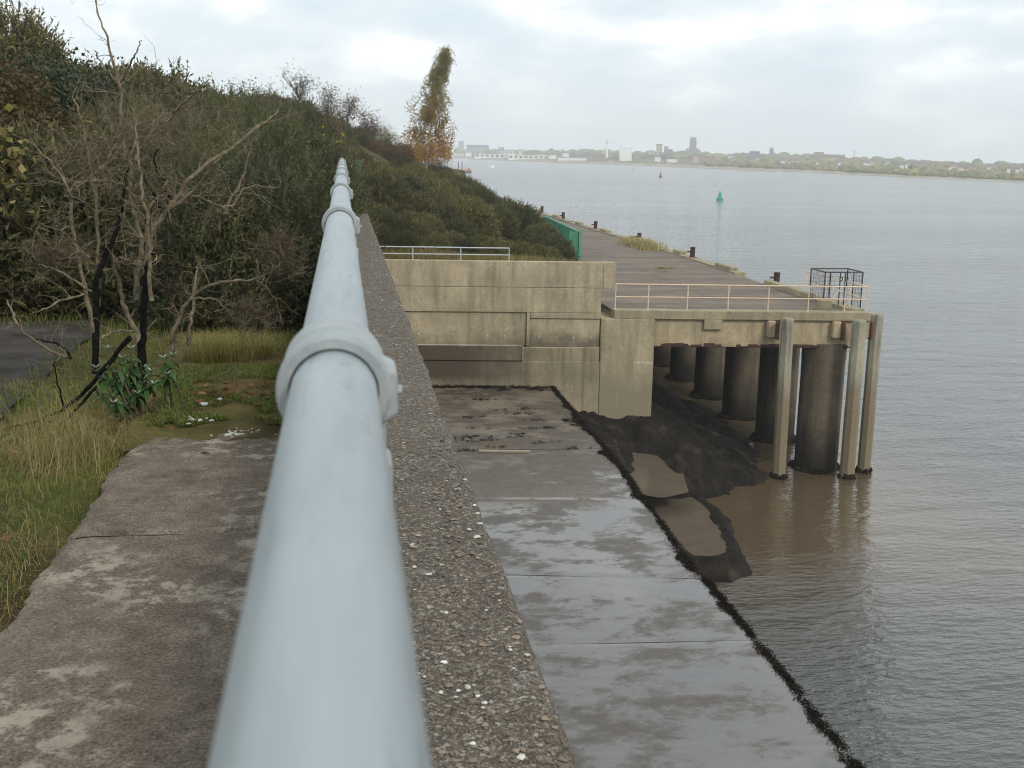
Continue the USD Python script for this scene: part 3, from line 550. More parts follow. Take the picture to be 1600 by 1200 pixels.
# ------------------------------------------------------------------ handrails on the jetty and quay wall
def railing(name, label, cat_, pts, h, mid, base, m, r=.028, parent_loc=None):
    t = thing(name, label, cat_, (pts[0][0], pts[0][1], base))
    for (x, y) in pts: obj('post', [tube([(x, y, base-.01), (x, y, base+h)], r*.95, 8)], m, t, smooth=40)
    P = lambda z: [(x, y, base+z) for x, y in pts]
    obj('top_rail', [tube(P(h), r, 8)], m, t, smooth=40); obj('middle_rail', [tube(P(mid), r*.9, 8)], m, t, smooth=40)
    return t
railing('deck_railing', 'cream painted two-bar railing along the front and outer edge of the jetty', 'railing',
        [(x, yf(x)+.12) for x in (10.75, 12.08, 13.67, 15.33, 16.97, 18.62, 20.12, 21.05)]+[(21.06, 44.3), (21.0, 46.3), (20.95, 48.7)], 1.04, .53, DECK+.03, 'cream_paint', .027)
railing('wall_railing', 'low grey two-bar railing on top of the quay wall by the thicket', 'railing',
        [(x, yf(x)+.22) for x in (.6, 2.69, 4.57, 6.48)], .50, .23, 8.68, 'grey_rail', .026)

# ------------------------------------------------------------------ cage at the jetty corner
cg = thing('steel_cage', 'open black steel mesh cage around the ladder head at the jetty corner', 'cage', (20.75, 45.2, DECK))
cx0, cx1, cy0, cy1, cz0, cz1 = 19.95, 21.62, 44.45, 45.9, DECK+.02, DECK+1.48
for x in (cx0, cx1):
    for y in (cy0, cy1): obj('corner_post', [tube([(x, y, cz0-.6 if x > 21.2 else cz0), (x, y, cz1)], .028, 6)], 'black_steel', cg)
obj('top_frame', [tube([(cx0, cy0, cz1), (cx1, cy0, cz1)], .03, 6), tube([(cx0, cy1, cz1), (cx1, cy1, cz1)], .03, 6), tube([(cx0, cy0, cz1), (cx0, cy1, cz1)], .03, 6), tube([(cx1, cy0, cz1), (cx1, cy1, cz1)], .03, 6)], 'black_steel', cg)
def wires(x0, y0, x1, y1, name, gap=.13):
    L = math.hypot(x1-x0, y1-y0); n = int(L/gap); w = []
    for i in range(1, n): t = i/n; w.append(tube([(x0+(x1-x0)*t, y0+(y1-y0)*t, cz0), (x0+(x1-x0)*t, y0+(y1-y0)*t, cz1)], .0045, 4, False))
    for i in range(0, 9): z = cz0+(cz1-cz0)*i/8; w.append(tube([(x0, y0, z), (x1, y1, z)], .0045, 4, False))
    obj(name, w, 'black_steel', cg)
wires(cx0, cy0, cx0, cy1, 'mesh_panel'); wires(cx0, cy1, cx1, cy1, 'mesh_panel'); wires(cx1, cy0, cx1, cy1, 'mesh_panel'); wires(cx0, cy0, 20.35, cy0, 'mesh_panel'); wires(21.2, cy0, cx1, cy0, 'mesh_panel')
for x in (20.18, 20.62, 20.85, 21.22):
    obj('gate_bar', [tube([(x, cy0-.01, cz0), (x, cy0-.01, cz1)], .024, 6)], 'black_steel', cg)
for x in (20.66, 20.90):
    a = np.linspace(0, 2*PI, 14); obj('gate_ring', [tube(np.stack([x+.06*np.cos(a), a*0+cy0-.03, cz1-.28+.075*np.sin(a)], 1), .018, 6)], 'black_steel', cg)
obj('brace', [tube([(20.12, cy0-.1, cz0+.1), (20.66, cy0-.02, cz0+.75)], .02, 6)], 'cream_paint', cg)

# ------------------------------------------------------------------ mooring posts
def bollard(i, x, y, h, label):
    b = thing('mooring_post', label, 'bollard', (x, y, DECK), group=None)
    z = DECK+.06
    obj('post', [lathe([(.0, -.2), (.17, -.2), (.165, .02), (.15, .06), (.145, h-.05), (.165, h-.03), (.165, h), (.10, h+.03), (0, h+.03)], (x, y, z), 14)], 'rust_dark', b, smooth=40)
    obj('cross_pin', [tube([(x-.34, y, z+h*.58), (x+.12, y, z+h*.58)], [.045, .04], 8)], 'rust_dark', b)
    obj('base_plate', [bevel_box(x-.24, x+.24, y-.22, y+.22, z-.1, z+.035, .015)], 'rust', b)
for i, (y, h, lb) in enumerate(((52.2, .56, 'rusty mooring post nearest the steel cage on the jetty edge'), (65.9, .62, 'rusty mooring post second in line from the steel cage'), (78.0, .58, 'rusty mooring post with a yellow grass tuft at its foot'),
                               (90.6, .62, 'rusty mooring post just beyond the grass tuft on the jetty edge'), (103.2, .64, 'rusty mooring post fifth from the cage, right of the green hoarding'), (114, .66, 'farthest visible mooring post, at the edge of the thicket'))):
    bollard(i, float(xr(y))-.28, y, h, lb)

# ------------------------------------------------------------------ green hoarding
gh = thing('green_hoarding', 'green painted sheet-metal hoarding at the edge of the jetty deck', 'hoarding', (13.6, 68, DECK))
HA, HB = np.array([13.45, 63.9]), np.array([14.15, 79.0]); dv = (HB-HA)/np.linalg.norm(HB-HA); nv = np.array([dv[1], -dv[0]])
hh = 1.62
n = 8
for i in range(n):
    a, b = HA+(HB-HA)*i/n, HA+(HB-HA)*(i+1)/n-dv*.02
    prof = []
    for k in range(9):
        q = a+(b-a)*k/8+nv*(.025 if k % 2 else 0); prof.append(q)
    v = np.vstack([[(*q, DECK+.02) for q in prof], [(*q, DECK+hh) for q in prof], [(*(q-nv*.012), DECK+.02) for q in prof], [(*(q-nv*.012), DECK+hh) for q in prof]])
    f = []
    for k in range(8): f += [(k, k+1, 9+k+1), (k, 9+k+1, 9+k), (18+k, 27+k+1, 18+k+1), (18+k, 27+k, 27+k+1), (9+k, 10+k, 28+k), (9+k, 28+k, 27+k)]
    obj('sheet_panel', [(v, np.array(f))], 'green_sheet', gh)
obj('top_rail', [hullpts([(*(p+nv*o), DECK+hh+z) for p in (HA, HB) for o in (-.03, .07) for z in (.004, .11)])], 'green_post', gh)
for t in (0, .5, 1):
    p = HA+(HB-HA)*t-nv*.09; obj('post', [box(p[0]-.06, p[0]+.06, p[1]-.06, p[1]+.06, DECK, DECK+hh+.05)], 'green_post', gh)
# return panel facing the quay
obj('return_panel', [box(13.02, 13.42, 63.80, 63.84, DECK+.03, DECK+hh+.08)], 'green_sheet', gh)
obj('end_post', [box(13.44, 13.58, 63.70, 63.86, DECK, DECK+hh+.14)], 'green_post', gh)
obj('end_post', [box(12.90, 13.0, 63.72, 63.86, DECK, DECK+hh+.12)], 'green_post', gh)

# ------------------------------------------------------------------ timber plank and seaweed on the slipway
pk = trimesh.creation.box([1.62, .13, .05]); pk.apply_transform(trimesh.transformations.rotation_matrix(-.11, [0, 0, 1])); pk.apply_translation([4.95, 33.8, SLAB+.035])
pk.vertices += .008*(meshkit.noise(pk.vertices*4)[:, None]-.5)
tag(stage.GetPrimAtPath(obj('timber_plank', [pk], 'plank')), 'pale weathered timber plank lying on the wet slipway', 'plank')
ico1 = trimesh.creation.icosphere(1)
def weeds(pts, sizes, flat=.5, per=20):
    """Tangled fronds: small ragged triangles lying over each other."""
    P = np.repeat(np.array(pts), per, 0); S = np.repeat(np.array(sizes), per)[:, None]; n = len(P)
    c = P+rng.standard_normal((n, 3))*S*np.array([.75, .75, .35]); c[:, 2] = np.maximum(c[:, 2], P[:, 2]-.01)+.012
    d = rng.standard_normal((n, 3))*np.array([1, 1, flat]); d /= np.linalg.norm(d, axis=1, keepdims=True)
    e = np.cross(d, rng.standard_normal((n, 3))); e /= np.linalg.norm(e, axis=1, keepdims=True)
    V = np.stack([c-e*S*.20, c+e*S*.22, c+d*S*.6], 1).reshape(-1, 3)
    return [(V, np.arange(len(V)).reshape(-1, 3))]
pts, sz = [], []
for i in range(3600):
    y = 9+35*rng.random()**.9; k = meshkit.noise(np.array([[y*.9, 0, 0]]))[0]*.7+meshkit.noise(np.array([[y*3.1, 5, 0]]))[0]*.5
    gap = 9 < y < 30 and meshkit.noise(np.array([[y*1.7, 11, 0]]))[0] < .32
    if gap and i % 3: continue
    w = .03+.34*max(0, k-.42)**1.2+(.60 if 30 < y < 38 else 0)*max(0, k-.45)
    pts.append((xe(y)+.05-w*rng.random()**1.3*1.15, y, SLAB+.0)); sz.append(.028+.05*rng.random())
for i in range(420):
    x = 1.0+7.3*rng.random(); k = meshkit.noise(np.array([[x*1.3, 9, 0]]))[0]
    pts.append((x, yf(x)-.08-(.1+.55*k+(.5 if x > 5.5 else 0)*k)*rng.random()**1.4, SLAB+.01)); sz.append(.03+.07*rng.random())
for i in range(26):
    cx, cy = 1.5+6*rng.random(), 34+8*rng.random(); n_ = rng.integers(5, 16)
    for j in range(n_): pts.append((cx+.25*rng.standard_normal(), cy+.07*rng.standard_normal(), SLAB)); sz.append(.03+.05*rng.random())
tag(stage.GetPrimAtPath(obj('seaweed', weeds(pts, sz, .42), 'seaweed')), 'black seaweed fringe along the edge of the slipway', 'seaweed', kind='stuff')
# vertical hanging fringe on the slab's outer edge

# ------------------------------------------------------------------ hillside terrain
from scipy.interpolate import LinearNDInterpolator
GP = []
def row(y, *xz): GP.extend((x, y, z) for x, z in xz)
for y in (-30, 0, 4): row(y, (-90, 15), (-30, 15), (-12, 14.4), (-6, 12.3), (-4.0, 11.85), (-3.2, 11.57), (-1.5, 11.55), (-1.1, 11.56), (-.95, 11.47), (.1, 11.45))
row(5.3, (-90, 15), (-12, 14.4), (-6, 12.3), (-4.0, 11.85), (-3.2, 11.58), (-1.5, 11.56), (-1.05, 11.55), (-.95, 11.47), (.1, 11.45))
for y in (5.6, 9): row(y, (-90, 15), (-12, 14.4), (-6, 12.3), (-4.0, 11.9), (-3.3, 11.58), (-1.5, 11.57), (0.1, 11.58))
row(13, (-90, 15.2), (-12, 14.8), (-5, 12.3), (-3, 11.7), (-1.5, 11.57), (.1, 11.5))
row(20, (-90, 15.2), (-12, 15), (-5, 12.4), (-2, 11.5), (-.3, 11.0), (.2, 10.7))
row(32, (-90, 15.2), (-12, 15.1), (-5, 12.4), (-2, 11.3), (-.3, 10.2), (.2, 9.6))
row(44.2, (-90, 15.2), (-12, 15.2), (-6, 12.6), (-2, 11), (0, 9.5), (.25, 8.5))
row(44.9, (.6, 8.5), (4, 8.5), (8, 8.4), (10.2, 8.2), (10.6, 6.7))
row(48, (0, 9.7), (3, 9.0), (7, 8.2), (10, 7.2), (12.2, 6.72))
row(63, (-90, 15.3), (-12, 15.3), (-5, 12.8), (0, 11), (4, 9.5), (9, 7.6), (12.7, 6.76), (13.2, 6.66))
row(80, (-90, 15.1), (-9, 15.1), (-3, 13.2), (3, 11), (8, 9), (13.6, 6.76), (14.2, 6.66))
row(103, (-90, 15.3), (-5, 15.3), (0, 14), (4, 12.2), (7.5, 10.6), (11, 8.4), (14.2, 6.76), (14.8, 6.66))
row(120, (-90, 14.4), (1.2, 14.2), (6, 12), (10, 9.5), (14.6, 6.76), (15.2, 6.66))
row(150, (-90, 12), (5, 12), (9, 10.5), (13, 8.4), (16.5, 6.76), (17, 6.66))
row(228, (-90, 9), (9, 9), (14, 7.4), (17.5, 6.8), (18, 6.66))
for y in range(-30, 240, 15): GP.append((40 if y > 44 else 30, y, 6.5 if y > 44 else 11.4))
GP = np.array(GP)
_G = LinearNDInterpolator(GP[:, :2], GP[:, 2])
def G(x, y):
    r = _G(np.asarray(x, float), np.asarray(y, float)); return np.where(np.isnan(r), 11.5, r)
def terrain(xs, ys, keep):
    X, Y = np.meshgrid(xs, ys, indexing='ij'); Z = G(X, Y)
    Z = Z+.10*(meshkit.fbm(np.stack([X*.9, Y*.9, X*0], -1), 4, 11)-.5)*np.clip((np.abs(X+.5)-.6)*2, 0, 1)+.5*(meshkit.fbm(np.stack([X*.15, Y*.15, X*0], -1), 3, 12)-.5)*np.clip((-X-4)/3, 0, 1)
    v, f = grid(X, Y, Z); c = v[f].mean(1); k = keep(c[:, 0], c[:, 1]); return v, f[k]
hs = structure('hillside', loc=(-5, 40, 11.5))
obj('near_bank', [terrain(np.concatenate([np.linspace(-9, -1.4, 110), np.linspace(-1.38, .05, 40)]), np.linspace(-4, 13, 220), lambda x, y: (x < .0))], 'hill_ground', hs, smooth=True)
xs = np.concatenate([np.linspace(-90, -16, 24), np.linspace(-15, 13, 90), np.linspace(13.3, 18.3, 26)])
edge_r = lambda y: np.interp(y, [0, 44.2, 44.7, 44.8, 52, 57, 63, 80, 103, 120, 150, 228], [.0, .0, .2, 10.2, 10.3, 11.6, 13.0, 14.0, 14.6, 15.1, 16.9, 17.9])
obj('far_bank', [terrain(xs, np.linspace(13, 228, 180), lambda x, y: x < edge_r(y))], 'hill_ground', hs, smooth=True)
obj('near_hill', [terrain(np.linspace(-90, -9, 40), np.linspace(-30, 13, 30), lambda x, y: x < 0)], 'hill_ground', hs, smooth=True)
# tarmac path left of the dead shrub
xs, ys = np.linspace(-3.3, -1.72, 20), np.linspace(2, 9.0, 90)
X, Y = np.meshgrid(xs, ys, indexing='ij'); X = X+.10*(meshkit.fbm(np.stack([X*0+2, Y*2.3, X*0], -1), 4, 5)-.5)-.035*(Y-6)
tp = obj('tarmac_path', [grid(X, Y, G(X, Y)*0+11.588+.02*(meshkit.noise(np.stack([X, Y, X*0], -1))-.5))], 'tarmac', smooth=True)
tag(stage.GetPrimAtPath(tp), kind='structure')
X, Y = np.meshgrid(np.linspace(-1.02, -.12, 40), np.linspace(5.15, 7.3, 80), indexing='ij')
tag(stage.GetPrimAtPath(obj('bare_soil', [grid(X, Y, 11.585+.035*np.clip((Y-5.15)/.3, 0, 1)+.055*(meshkit.fbm(np.stack([X*6, Y*6, X*0], -1), 4, 21)-.45))], 'hill_ground', smooth=True)), kind='structure')

# ------------------------------------------------------------------ plant builders
def unit(a): return a/(np.linalg.norm(a, axis=-1, keepdims=True)+1e-9)
def needles(n, rx, rz, slen, nsp, sl, sw, seed, up=.5, lump=.5, fmin=.45, z0=.25, spread=.9):
    """Spiny shoots through a lumpy dome: (v, f, tone)."""
    g = np.random.default_rng(seed)
    d = unit(np.stack([g.standard_normal(n), g.standard_normal(n), g.standard_normal(n)*.9+.35], 1))
    fr = fmin+(1-fmin)*g.random(n)**.6
    lm = 1-lump/2+lump*meshkit.fbm(d*1.9+seed, 3, seed)*1.0
    p = d*(fr*lm)[:, None]*np.array([rx, rx, rz])+np.array([0, 0, rz*z0])
    p[:, 2] = np.abs(p[:, 2])+.02
    ax = unit(d*.6+np.array([0, 0, up])+.35*g.standard_normal((n, 3)))
    L = slen*(.6+.8*g.random(n))
    t = np.tile((np.arange(nsp)+.5)/nsp, (n, 1))
    b = p[:, None]+ax[:, None]*(L[:, None]*t)[..., None]
    pr = unit(g.standard_normal((n, nsp, 3))); s = unit(ax[:, None]*.55+pr*spread)
    w = unit(np.cross(s, g.standard_normal((n, nsp, 3))))*sw
    l = sl*(1.15-.6*t)[..., None]
    V = np.stack([b-w, b+w, b+s*l], 2).reshape(-1, 3)
    tip = p+ax*L[:, None]; sid = unit(np.cross(ax, g.standard_normal((n, 3))))*sw*.7
    V2 = np.stack([p-sid, p+sid, tip+ax*sl*.5], 1).reshape(-1, 3)
    tone = np.clip(.40+.17*g.standard_normal(n), 0, 1)
    T = np.concatenate([np.repeat((tone[:, None]+.22*(t-.5)+.07*g.standard_normal((n, nsp))).ravel(), 3), np.repeat(tone, 3)])
    V = np.vstack([V, V2]); F = np.arange(len(V)).reshape(-1, 3)
    return V, F, np.clip(T, 0, 1)
def leaves_at(P, l, w, seed, droop=.3, per=6, spread=.1, tone0=.45, tj=.18):
    """Diamond leaves scattered round the points P: (v, f, tone)."""
    g = np.random.default_rng(seed); n = len(P)*per
    c = np.repeat(P, per, 0)+spread*g.standard_normal((n, 3))
    a = unit(g.standard_normal((n, 3))+np.array([0, 0, -droop])); b = unit(np.cross(a, g.standard_normal((n, 3)))); nn = np.cross(a, b)
    s = (.6+.7*g.random(n))[:, None]
    V = np.stack([c, c+a*l*.5*s+b*w*.5*s+nn*l*.06, c+a*l*s, c+a*l*.5*s-b*w*.5*s+nn*l*.06], 1).reshape(-1, 3)
    i = np.arange(n)*4; F = np.vstack([np.stack([i, i+1, i+2], 1), np.stack([i, i+2, i+3], 1)])
    tone = np.clip(tone0+tj*g.standard_normal(n), 0, 1)
    return V, F, np.repeat(tone, 4)
def dome_points(n, rx, rz, seed, z0=.3, fmin=.5, lump=.6):
    g = np.random.default_rng(seed); d = unit(np.stack([g.standard_normal(n), g.standard_normal(n), g.standard_normal(n)*.9+.3], 1))
    lm = 1-lump/2+lump*meshkit.fbm(d*2.1+seed*.7, 3, seed); p = d*((fmin+(1-fmin)*g.random(n)**.6)*lm)[:, None]*np.array([rx, rx, rz])+np.array([0, 0, rz*z0])
    p[:, 2] = np.abs(p[:, 2])+.03; return p
def stems(n, h, r, seed, spread=.5, m=5):
    g = np.random.default_rng(seed); out = []
    for i in range(n):
        a = g.random()*2*PI; q = spread*(.3+.7*g.random())
        pts = [(q*t*math.cos(a)+.05*g.standard_normal()*t, q*t*math.sin(a)+.05*g.standard_normal()*t, h*t*(.7+.3*t)) for t in np.linspace(0, 1, m)]
        out.append(tube(pts, np.linspace(r, r*.25, m), 5, False))
    return out
def grow(g, p, d, L, r, depth, out, tips, bend=.25, kids=(2, 4), shrink=.68, upb=.15, leanv=(0, 0, 0)):
    m = 5; pts = [np.array(p, float)]; d = unit(np.array(d, float))
    for i in range(m):
        d = unit(d+bend*.4*g.standard_normal(3)+np.array([0, 0, upb*.25])+np.array(leanv)*.2); pts.append(pts[-1]+d*L/m)
    out.append(tube(pts, np.linspace(r, r*.55, m+1), 6 if r > .03 else 4, False))
    if depth == 0: tips.append(pts[-1]); tips.append(pts[-3]); return
    for k in range(g.integers(*kids)+1):
        i = g.integers(2, m+1); nd = unit(d*.75+.85*g.standard_normal(3)+np.array([0, 0, upb]))
        grow(g, pts[i], nd, L*shrink*(.7+.5*g.random()), r*.55, depth-1, out, tips, bend, kids, shrink, upb, leanv)
def proto_gorse(name, label, group, loc, n, rx, rz, slen, nsp, sl, sw, seed, m, dead=.12, flowers=0, sc=1.0, dm='brown_scrub', up=.5, st=9):
    t = thing(name, label, 'shrub', loc, group)
    v, f, tn = needles(n, rx, rz, slen, nsp, sl, sw, seed, up)
    obj('foliage', [(v, f)], m, t, tone=tn, local=True)
    if dead:
        v, f, tn = needles(int(n*dead), rx*.98, rz*.95, slen*1.2, nsp, sl*1.1, sw*.8, seed+50, up, fmin=.6)
        k = meshkit.noise(v[::3]*1.7/rx+seed) > .42; f = f[k]
        u = np.unique(f); mp = np.full(len(v), -1); mp[u] = np.arange(len(u)); obj('dead_shoots', [(v[u], mp[f])], dm, t, tone=tn[u], local=True)
    if st: obj('stem', stems(st, rz*.95, .022, seed+3, rx*.6), 'bark', t, local=True, kind='stuff')
    if flowers:
        P = dome_points(flowers, rx*1.0, rz*1.0, seed+9, fmin=.9); v, f, tn = leaves_at(P, .022, .02, seed, 0, 2, .01)
        obj('flower', [(v, f)], 'flower', t, tone=tn, local=True, kind='stuff')
    if sc != 1.0: UsdGeom.Xformable(stage.GetPrimAtPath(t)).AddScaleOp().Set(Gf.Vec3f(sc, sc, sc))
    return t
def proto_leafy(name, label, group, loc, npts, rx, rz, l, w, per, spread, seed, m, cat_='shrub', tone0=.45, bark='bark', tj=.18):
    t = thing(name, label, cat_, loc, group)
    P = dome_points(npts, rx, rz, seed); v, f, tn = leaves_at(P, l, w, seed+1, .3, per, spread, tone0, tj)
    obj('foliage', [(v, f)], m, t, tone=tn, local=True)
    obj('stem', stems(10, rz*.95, .025, seed+3, rx*.65), bark, t, local=True, kind='stuff')
    return t
def march(px, py, lift=0.0):
    d = ray(px, py); s = np.linspace(6, 260, 1500); P = C0+s[:, None]*d; h = P[:, 2]-G(P[:, 0], P[:, 1])-lift
    k = np.argmax(h < 0); return P[k] if h[k] < 0 else None

# ------------------------------------------------------------------ shrubs of the hillside and the thicket
vg = np.random.default_rng(21)
GR_T, LB_T = 'gorse bushes in the thicket behind the quay wall', 'dark green gorse bush in the dense thicket behind the quay wall'
GR_H, LB_H = 'green scrub bushes on the hillside', 'dark green scrub bush among the growth on the hillside above the handrail'
GR_B, LB_B = 'brown scrub bushes on the hillside', 'brown leafless scrub bush on the hillside above the handrail'
GR_O, LB_O = 'olive scrub bushes on the hillside', 'olive yellow-green bush among the scrub on the hillside'
GR_R, LB_R = 'rust coloured bushes on the hillside', 'rust coloured autumn bush on the hillside skyline'
protoT = [proto_gorse('gorse_bush', LB_T, GR_T, (0, 0, 0), 1700, 1.15, 1.35, .30, 8, .13, .017, 100+i, 'gorse', .10, 0, st=6) for i in range(3)]
protoH = [proto_gorse('scrub_bush', LB_H, GR_H, (0, 0, 0), 1600, 1.15, 1.25, .32, 8, .13, .018, 120+i, 'gorse', .25, 0, st=6) for i in range(3)]
protoB = [proto_gorse('brown_bush', LB_B, GR_B, (0, 0, 0), 1700, 1.2, 1.15, .26, 8, .12, .013, 140+i, 'brown_scrub', .25, 0, dm='rust_scrub', st=8, up=.3) for i in range(2)]
protoO = [proto_leafy('olive_bush', LB_O, GR_O, (0, 0, 0), 900, 1.1, 1.3, .12, .06, 9, .13, 160+i, 'olive_scrub') for i in range(2)]
protoR = [proto_leafy('rust_bush', LB_R, GR_R, (0, 0, 0), 700, 1.1, 1.3, .11, .06, 8, .14, 170, 'rust_scrub')]
firsts = set()
def place(protos, x, y, s, label, group, z=None, sq=1.0):
    """The first time a prototype is used it is moved itself, later copies refer to it."""
    p = protos[vg.integers(len(protos))]
    z = float(G(x, y)) if z is None else z
    rz = vg.random()*2*PI; sc = (s*(.9+.25*vg.random()), s*(.9+.25*vg.random()), s*sq*(.85+.3*vg.random()))
    if p not in firsts:
        firsts.add(p); xf = UsdGeom.Xformable(stage.GetPrimAtPath(p)); xf.ClearXformOpOrder()
        for a in list(xf.GetPrim().GetAttributes()):
            if a.GetName().startswith('xformOp:'): xf.GetPrim().RemoveProperty(a.GetName())
        xf.AddTranslateOp().Set(Gf.Vec3d(float(x), float(y), z-.05)); xf.AddRotateZOp().Set(math.degrees(rz)); xf.AddScaleOp().Set(Gf.Vec3f(*map(float, sc)))
        tag(xf, label, None, group); return p
    return inst(p, (x, y, z-.05), rz, sc, label, group)
def inpoly(px, py, poly): return Polygon(poly).contains(shapely.Point(px, py))
def scatter(poly, n, choose, rmin, minpx=0.5, lift=.5):
    """Plants spread over the slope so that they cover the part of the photograph inside poly."""
    xs, ys = zip(*poly); got = []; tries = 0
    while len(got) < n and tries < n*60:
        tries += 1
        px, py = min(xs)+(max(xs)-min(xs))*vg.random(), min(ys)+(max(ys)-min(ys))*vg.random()
        if not inpoly(px, py, poly): continue
        P = march(px, py, lift)
        if P is None: continue
        x, y = P[0], P[1]
        if any((x-a)**2+(y-b)**2 < (rmin*(.6+.008*y))**2 for a, b in got): continue
        got.append((x, y)); choose(px, py, x, y)
    return len(got)
# thicket behind the quay wall
def ch_T(px, py, x, y):
    if x/y > .193: return
    s = .62+.62*vg.random()**1.4
    if y < 48.2: return
    if y < 52: s = .55+.15*vg.random()
    if px < 640 and py < 320 and vg.random() < .55: place(protoO, x, y, s*.8, 'olive yellow-green bush growing just right of the handrail end', 'olive bushes by the handrail end')
    else: place(protoT, x, y, s, LB_T, GR_T)
scatter([(560, 332), (556, 275), (640, 280), (690, 283), (760, 316), (850, 366), (890, 395), (890, 412), (596, 412)], 175, ch_T, .55)
for y in np.arange(66, 150, 4.5):
    place(protoT, float(edge_r(y))-1.1-.5*vg.random(), y, .78+.25*vg.random(), LB_T, GR_T)
for x, y, s in ((10.7, 55.5, .75), (11.3, 59.5, .8), (9.6, 53, .7), (8.6, 49.5, .6), (11.7, 62, .78), (9.3, 50.5, .62), (12.0, 66.5, .9), (12.3, 70, .95)): place(protoT, x, y, s, LB_T, GR_T)
for x, y, s in ((.7, 46.3, .5), (1.5, 46.6, .55), (2.6, 46.7, .5), (3.8, 46.9, .5), (5.0, 46.8, .48), (6.2, 46.8, .5), (7.4, 46.9, .5), (1.9, 48, .6), (3.2, 48.2, .6), (4.6, 48.2, .55), (5.8, 48.3, .55), (7.0, 48.3, .5), (8.3, 47.3, .42), (9.0, 48.2, .45)): place(protoT, x, y, s, LB_T, GR_T)
# hillside
def ch_H(px, py, x, y):
    s = (.62+.85*vg.random()**1.6)*(.72 if y < 20 else 1.0)*(1 if y < 90 else 1.15)
    r = vg.random()
    if 480 < px < 660 and py < 262 and r < .6: place(protoR, x, y, s, LB_R, GR_R)
    elif 360 < px < 520 and py < 215 and r < .75: place(protoB, x, y, s*1.05, LB_B, GR_B)
    elif px < 360 and py < 200 and r < .42: place(protoB, x, y, s*.9, LB_B, GR_B)
    elif r < .28: place(protoO, x, y, s*.9, LB_O, GR_O)
    elif r < .48: place(protoB, x, y, s*.9, LB_B, GR_B)
    else: place(protoH, x, y, s, LB_H, GR_H)
HILL = [(-30, 40), (60, 62), (170, 92), (260, 112), (340, 140), (400, 152), (470, 165), (520, 175), (580, 198), (640, 226), (660, 262), (600, 268), (548, 262), (500, 300), (430, 330), (300, 330), (-30, 330)]
scatter(HILL, 200, ch_H, .8, lift=.8)
for y in np.arange(40, 150, 3.2):       # crest
    cxr = float(np.interp(y, [20, 45, 62, 82, 100, 120, 135, 150], [-12, -12, -11.2, -8.6, -5.5, .2, 5.5, 9]))
    place(protoH if vg.random() < .6 else protoB, cxr-1.5+1.6*vg.standard_normal()*.6, y, .75+.35*vg.random(), *( (LB_H, GR_H) )) if vg.random() < .8 else None

# ------------------------------------------------------------------ near shrubs left of the handrail
def near_bush(px, py, y, r, h, kind, seed, label, **kw):
    """A shrub whose foot stands at depth y under the pixel column px."""
    p = at_y(px, 400, y); x = p[0]; z = float(G(x, y))-.03
    if kind == 'gorse': return proto_gorse('gorse_shrub', label, None, (x, y, z), int(2600*r*h/1.0), r, h*.8, .17, 11, .055, .0055, seed, 'gorse_near', kw.get('dead', .12), kw.get('fl', 0), st=10, up=kw.get('up', .6))
    if kind == 'brown': return proto_gorse('dead_gorse_shrub', label, None, (x, y, z), int(2000*r*h), r, h*.8, .24, 9, .07, .0045, seed, 'brown_scrub', .3, 0, dm='rust_scrub', st=12, up=.6)
    if kind == 'ivy': return proto_leafy('ivy_covered_tree', label, None, (x, y, z), int(2600*r*h), r, h*.78, .050, .040, 9, .11, seed, kw.get('m', 'ivy'), cat_='tree')
